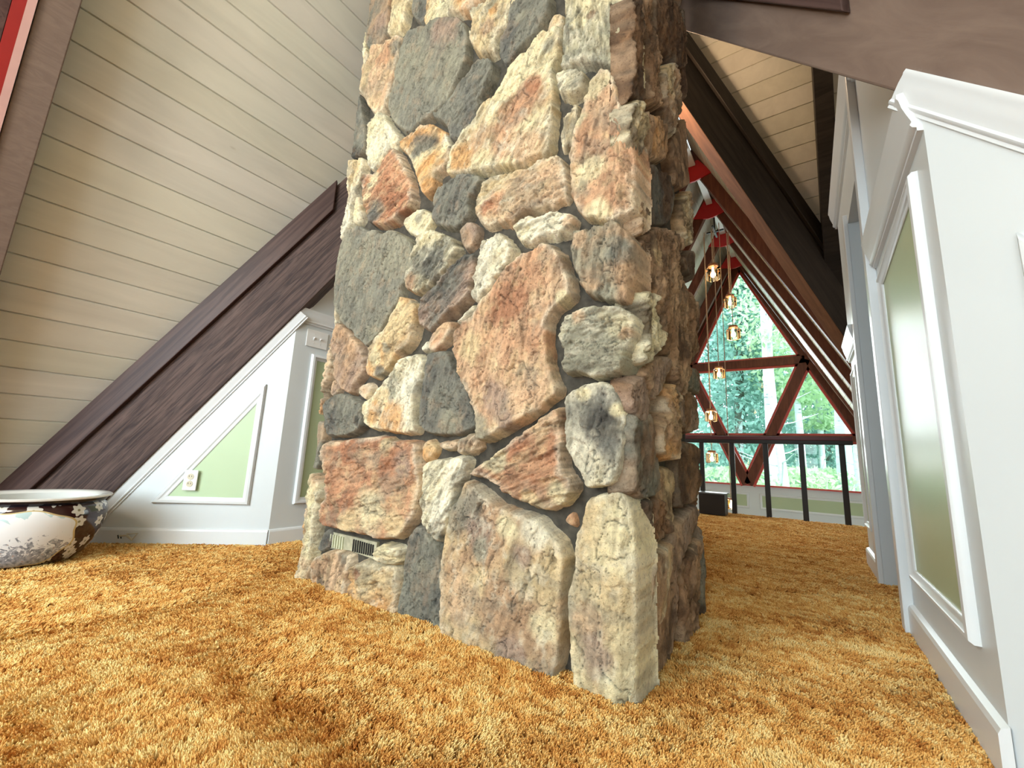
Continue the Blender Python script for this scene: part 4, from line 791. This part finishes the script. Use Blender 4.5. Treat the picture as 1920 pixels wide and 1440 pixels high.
# ------------------------------------------------------------------ orange shag carpet (fibres)
def carpet():
    dens0 = 30000; tufts = []
    A = [(-4.3, 1.0, -0.3, 6.0)]
    n = int(5.3*6.3*dens0)
    x = rng.uniform(-4.3, 1.0, n); y = rng.uniform(-0.3, 6.0, n)
    r = np.hypot(x, y)
    keep = rng.random(n) < np.clip((1.0/np.maximum(r, 1.0))**1.25, 0.10, 1)
    # what the lens can see of the floor, with a wide margin for a step to the side
    ang = np.degrees(np.arctan2(-x, y)); keep &= (ang > -35) & (ang < 102) & (r > 0.28)
    keep &= ~((x > -1.84) & (x < -0.43) & (y > 1.16) & (y < 1.90))
    keep &= ~(x > 0.27) | ((y > 2.3) & (y < 3.05)) | (y > 3.67); keep &= ~((x > 0.27) & (x+y > 1.6) & (y < 2.3))
    keep &= ~((x < -2.65) & (y-1.303 > (x+2.655)-0.0)); keep &= x > -3.75+0.0
    keep &= np.hypot(x-BX, y-BY) > 0.135
    x, y, r = x[keep], y[keep], r[keep]; nt_ = len(x)
    K = 5
    z0 = np.zeros_like(x)
    lod = np.sqrt(1/np.clip((1.0/np.maximum(r, 1.0))**1.25, 0.10, 1))
    lean_a = 2*pi*fbm(x*2.3, y*2.3, z0+4, 3)*2; lean_m = 0.001+0.005*fbm(x*5, y*5, z0+8, 3)
    # pile pressed into long shallow ripples
    rip = fbm(x*3.0+y*1.0, (y-x*0.2)*11, z0+14, 4); hgt = 0.019+0.010*(fbm(x*40, y*40, z0+2, 3)-0.4)+0.010*(rip-0.5)
    dent = np.exp(-((y-2.52-0.05*np.sin(x*6)-0.10*(x+0.4))/0.022)**2)*(x > -0.40)*0.014; hgt = np.clip(hgt-dent, 0.008, 0.05)
    px = np.repeat(x, K); py = np.repeat(y, K); ph = np.repeat(hgt, K)*rng.uniform(0.8, 1.12, nt_*K); L = np.repeat(lod, K)
    a = rng.uniform(0, 2*pi, nt_*K); sp_ = 0.0075*L*rng.random(nt_*K)**0.6
    lx = np.repeat(np.cos(lean_a)*lean_m, K); ly = np.repeat(np.sin(lean_a)*lean_m, K)
    P = np.zeros((nt_*K, 4, 3), 'f')
    for i, t in enumerate((0, 0.35, 0.7, 1.0)):
        P[:, i, 0] = px + np.cos(a)*(0.0012+sp_*t**1.3) + lx*t*t; P[:, i, 1] = py + np.sin(a)*(0.0012+sp_*t**1.3) + ly*t*t
        P[:, i, 2] = -0.024 + ph*(t - 0.12*t**3)
    n = nt_*K
    hc = bpy.data.hair_curves.new('shag_carpet'); hc.add_curves([4]*n)
    hc.attributes['position'].data.foreach_set('vector', P.reshape(-1))
    ra_ = hc.attributes.new('radius', 'FLOAT', 'POINT'); rr_ = np.repeat(L, 4)*np.tile(np.array([1.0, 1.25, 1.15, 0.55]), n)*0.0013; ra_.data.foreach_set('value', rr_.astype('f'))
    ta = hc.attributes.new('tone', 'FLOAT', 'CURVE')
    tone = np.repeat(np.clip(0.62+1.2*(fbm(x*45, y*45, z0+6, 2)-0.5)+0.35*(fbm(x*9, y*9, z0+16, 3)-0.5)+ 0.6*(rip-0.5), 0, 1), K)+rng.uniform(-0.22, 0.22, n)
    ta.data.foreach_set('value', np.clip(tone, 0, 1).astype('f'))
    m, nt, b = new_mat('orange_shag_fibre'); at = N(nt, 'ShaderNodeAttribute', attribute_name='tone')
    c = ramp(nt, at.outputs['Fac'], [(0.0, (0.46, 0.16, 0.028)), (0.35, (0.72, 0.34, 0.08)), (0.7, (0.88, 0.52, 0.16)), (1.0, (0.95, 0.70, 0.30))])
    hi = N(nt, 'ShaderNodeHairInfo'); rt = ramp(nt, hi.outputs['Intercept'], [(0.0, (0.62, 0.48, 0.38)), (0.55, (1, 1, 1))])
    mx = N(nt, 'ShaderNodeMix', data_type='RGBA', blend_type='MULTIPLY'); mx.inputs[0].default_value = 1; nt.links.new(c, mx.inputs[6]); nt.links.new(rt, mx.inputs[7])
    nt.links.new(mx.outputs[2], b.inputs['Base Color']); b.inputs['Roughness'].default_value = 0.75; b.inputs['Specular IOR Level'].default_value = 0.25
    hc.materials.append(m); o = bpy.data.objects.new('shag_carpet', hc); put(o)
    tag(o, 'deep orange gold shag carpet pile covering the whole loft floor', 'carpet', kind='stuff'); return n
print('carpet strands', carpet())
# ------------------------------------------------------------------ outside: ground, aspens, evergreens
mb = MB(); mb.add([(-40, YW+0.3, -3.2), (40, YW+0.3, -3.2), (40, 60, 3.5), (-40, 60, 3.5)], [(0, 1, 2, 3)]); S('ground', mb, simple('undergrowth', (0.16, 0.26, 0.12), 0.9, var=0.4, nscale=3))
m, nt, b = new_mat('aspen_bark'); v = coords(nt, (3, 3, 1.0)); vv_ = noise(nt, coords(nt, (2, 2, 9)), 2.0, 5, 0.6)
knots = N(nt, 'ShaderNodeTexVoronoi'); nt.links.new(coords(nt, (1.2, 1.2, 1.0)), knots.inputs['Vector']); knots.inputs['Scale'].default_value = 1.7
c1_ = ramp(nt, vv_, [(0.30, (0.10, 0.11, 0.10)), (0.38, (0.50, 0.60, 0.58)), (0.7, (0.62, 0.70, 0.68))])
kk_ = ramp(nt, knots.outputs['Distance'], [(0.06, (0, 0, 0)), (0.12, (1, 1, 1))])
mx = N(nt, 'ShaderNodeMix', data_type='RGBA', blend_type='MULTIPLY'); mx.inputs[0].default_value = 0.85; nt.links.new(c1_, mx.inputs[6]); nt.links.new(kk_, mx.inputs[7]); nt.links.new(mx.outputs[2], b.inputs['Base Color']); b.inputs['Roughness'].default_value = 0.8
M['aspen'] = m
def leafmat(name, c0, c1):
    m, nt, b = new_mat(name); f = noise(nt, coords(nt), 1.6, 3); nt.links.new(ramp(nt, f, [(0.3, c0), (0.7, c1)]), b.inputs['Base Color'])
    b.inputs['Roughness'].default_value = 0.6; tr = N(nt, 'ShaderNodeBsdfTranslucent'); tr.inputs[0].default_value = (*c1, 1)
    ms = N(nt, 'ShaderNodeMixShader'); ms.inputs[0].default_value = 0.4; nt.links.new(b.outputs[0], ms.inputs[1]); nt.links.new(tr.outputs[0], ms.inputs[2]); nt.links.new(ms.outputs[0], nt.nodes['Material Output'].inputs[0]); return m
M['leafA'] = leafmat('aspen_leaf', (0.34, 0.52, 0.30), (0.55, 0.72, 0.45)); M['leafB'] = leafmat('evergreen_needles', (0.14, 0.30, 0.26), (0.34, 0.55, 0.48))
def leaves(name, cx, cy, z0, z1, rad, n, s, mat, par, conic=False):
    t = rng.random(n); z = z0+(z1-z0)*t; R = rad*((1-t)*0.9+0.08 if conic else np.sqrt(np.clip(4*t*(1-t), 0.05, 1)))
    a = rng.uniform(0, 2*pi, n); 
    if conic: lay = np.floor(z*2.2)/2.2; R = R*(0.55+0.45*np.cos((z-lay)*2.2*pi*0.5)); z = z-0.25*R
    q = R*np.sqrt(rng.random(n)); c = np.stack([cx+q*np.cos(a), cy+q*np.sin(a), z], -1)
    u = rng.normal(size=(n, 3)); u /= np.linalg.norm(u, axis=1)[:, None]; w = np.cross(u, rng.normal(size=(n, 3))); w /= np.linalg.norm(w, axis=1)[:, None]
    u *= s*rng.uniform(0.6, 1.3, (n, 1)); w *= s*0.5
    V = np.stack([c-u, c-w, c+u, c+w], 1).reshape(-1, 3); me = bpy.data.meshes.new(name); me.vertices.add(4*n); me.vertices.foreach_set('co', V.astype('f').ravel())
    me.loops.add(4*n); me.loops.foreach_set('vertex_index', np.arange(4*n, dtype='i')); me.polygons.add(n); me.polygons.foreach_set('loop_start', np.arange(0, 4*n, 4, dtype='i')); me.polygons.foreach_set('loop_total', np.full(n, 4, 'i'))
    me.update(calc_edges=True); me.materials.append(mat); o = bpy.data.objects.new(name, me); put(o, par); return o
def tree(x, Y, hgt, r, kind, label, crown):
    p = onY(x, 800, Y); px = p[0]; gz = -3.2+(Y-YW)*0.13; e = empty('aspen_tree' if kind == 'a' else 'evergreen_tree', (px, Y, gz))
    tag(e, label, 'tree', 'trees outside the window')
    mb = MB(); n = 9; w = random.uniform(-0.1, 0.1); pts = [(w*sin(i*0.8), 0.05*cos(i), hgt*i/n) for i in range(n+1)]
    mb.tube(pts, [r*(1.15-0.75*i/n) for i in range(n+1)], 14); mb.build('trunk', M['aspen'] if kind == 'a' else M['bark'], e, smooth=True)
    for k in range(8):
        z = hgt*random.uniform(0.2, 0.9); a = random.uniform(0, 2*pi); L = random.uniform(0.6, 1.6); mb = MB(); mb.tube([(0, 0, z), (L*0.5*cos(a), L*0.5*sin(a), z+0.1*L), (L*cos(a), L*sin(a), z+0.3*L)], [0.025, 0.015, 0.006], 5)
        mb.build('branch', M['aspen'] if kind == 'a' else M['bark'], e)
    z0, z1, rad, n_, s = crown; leaves('foliage', 0, 0, z0, z1, rad, n_, s, M['leafA'] if kind == 'a' else M['leafB'], e, kind == 'e')
tree(1445, 13.5, 13, 0.135, 'a', 'tall white aspen trunk with a dark eye knot, seen through the middle of the window', (9, 13, 1.8, 1500, 0.10))
tree(1459, 12.2, 9, 0.11, 'a', 'white aspen trunk standing close behind the second railing post', (6.5, 9, 1.2, 500, 0.09))
tree(1582, 15.0, 12, 0.20, 'a', 'white aspen trunk in the right corner of the window', (8, 12, 1.8, 1500, 0.10))
tree(1615, 14.0, 12, 0.2, 'a', 'white aspen trunk at the far right edge beside the white wall', (8, 12, 1.8, 1200, 0.10))
tree(1498, 17.5, 12, 0.12, 'a', 'thin white aspen trunk in the right triangle of the window', (5, 12, 2.2, 3000, 0.12))
tree(1540, 19, 12, 0.10, 'a', 'thinnest pale aspen stem behind the right railing posts', (4, 12, 2.4, 3500, 0.13))
tree(1390, 18, 13, 0.2, 'e', 'dark teal evergreen behind the left part of the window', (0.3, 12.5, 2.6, 8500, 0.12))
tree(1350, 21, 12, 0.2, 'e', 'evergreen behind the lanterns near the chimney edge', (0.3, 11, 2.6, 6500, 0.13))
tree(1545, 22, 12, 0.2, 'e', 'evergreen behind the right triangle of the window', (0.3, 11, 3.0, 8000, 0.13))
tree(1440, 26, 13, 0.2, 'e', 'farthest evergreen behind the tall aspen', (0.3, 12, 3.4, 8000, 0.15))
tree(1620, 24, 12, 0.2, 'e', 'evergreen behind the far right aspen', (0.3, 11, 3.2, 6000, 0.15))
sh_ = leaves('shrub_foliage', -0.5, 16.0, -2.6, 0.6, 6.0, 14000, 0.10, M['leafA'], None); tag(sh_, 'pale green undergrowth below the aspens outside the window', 'shrubs', kind='stuff')
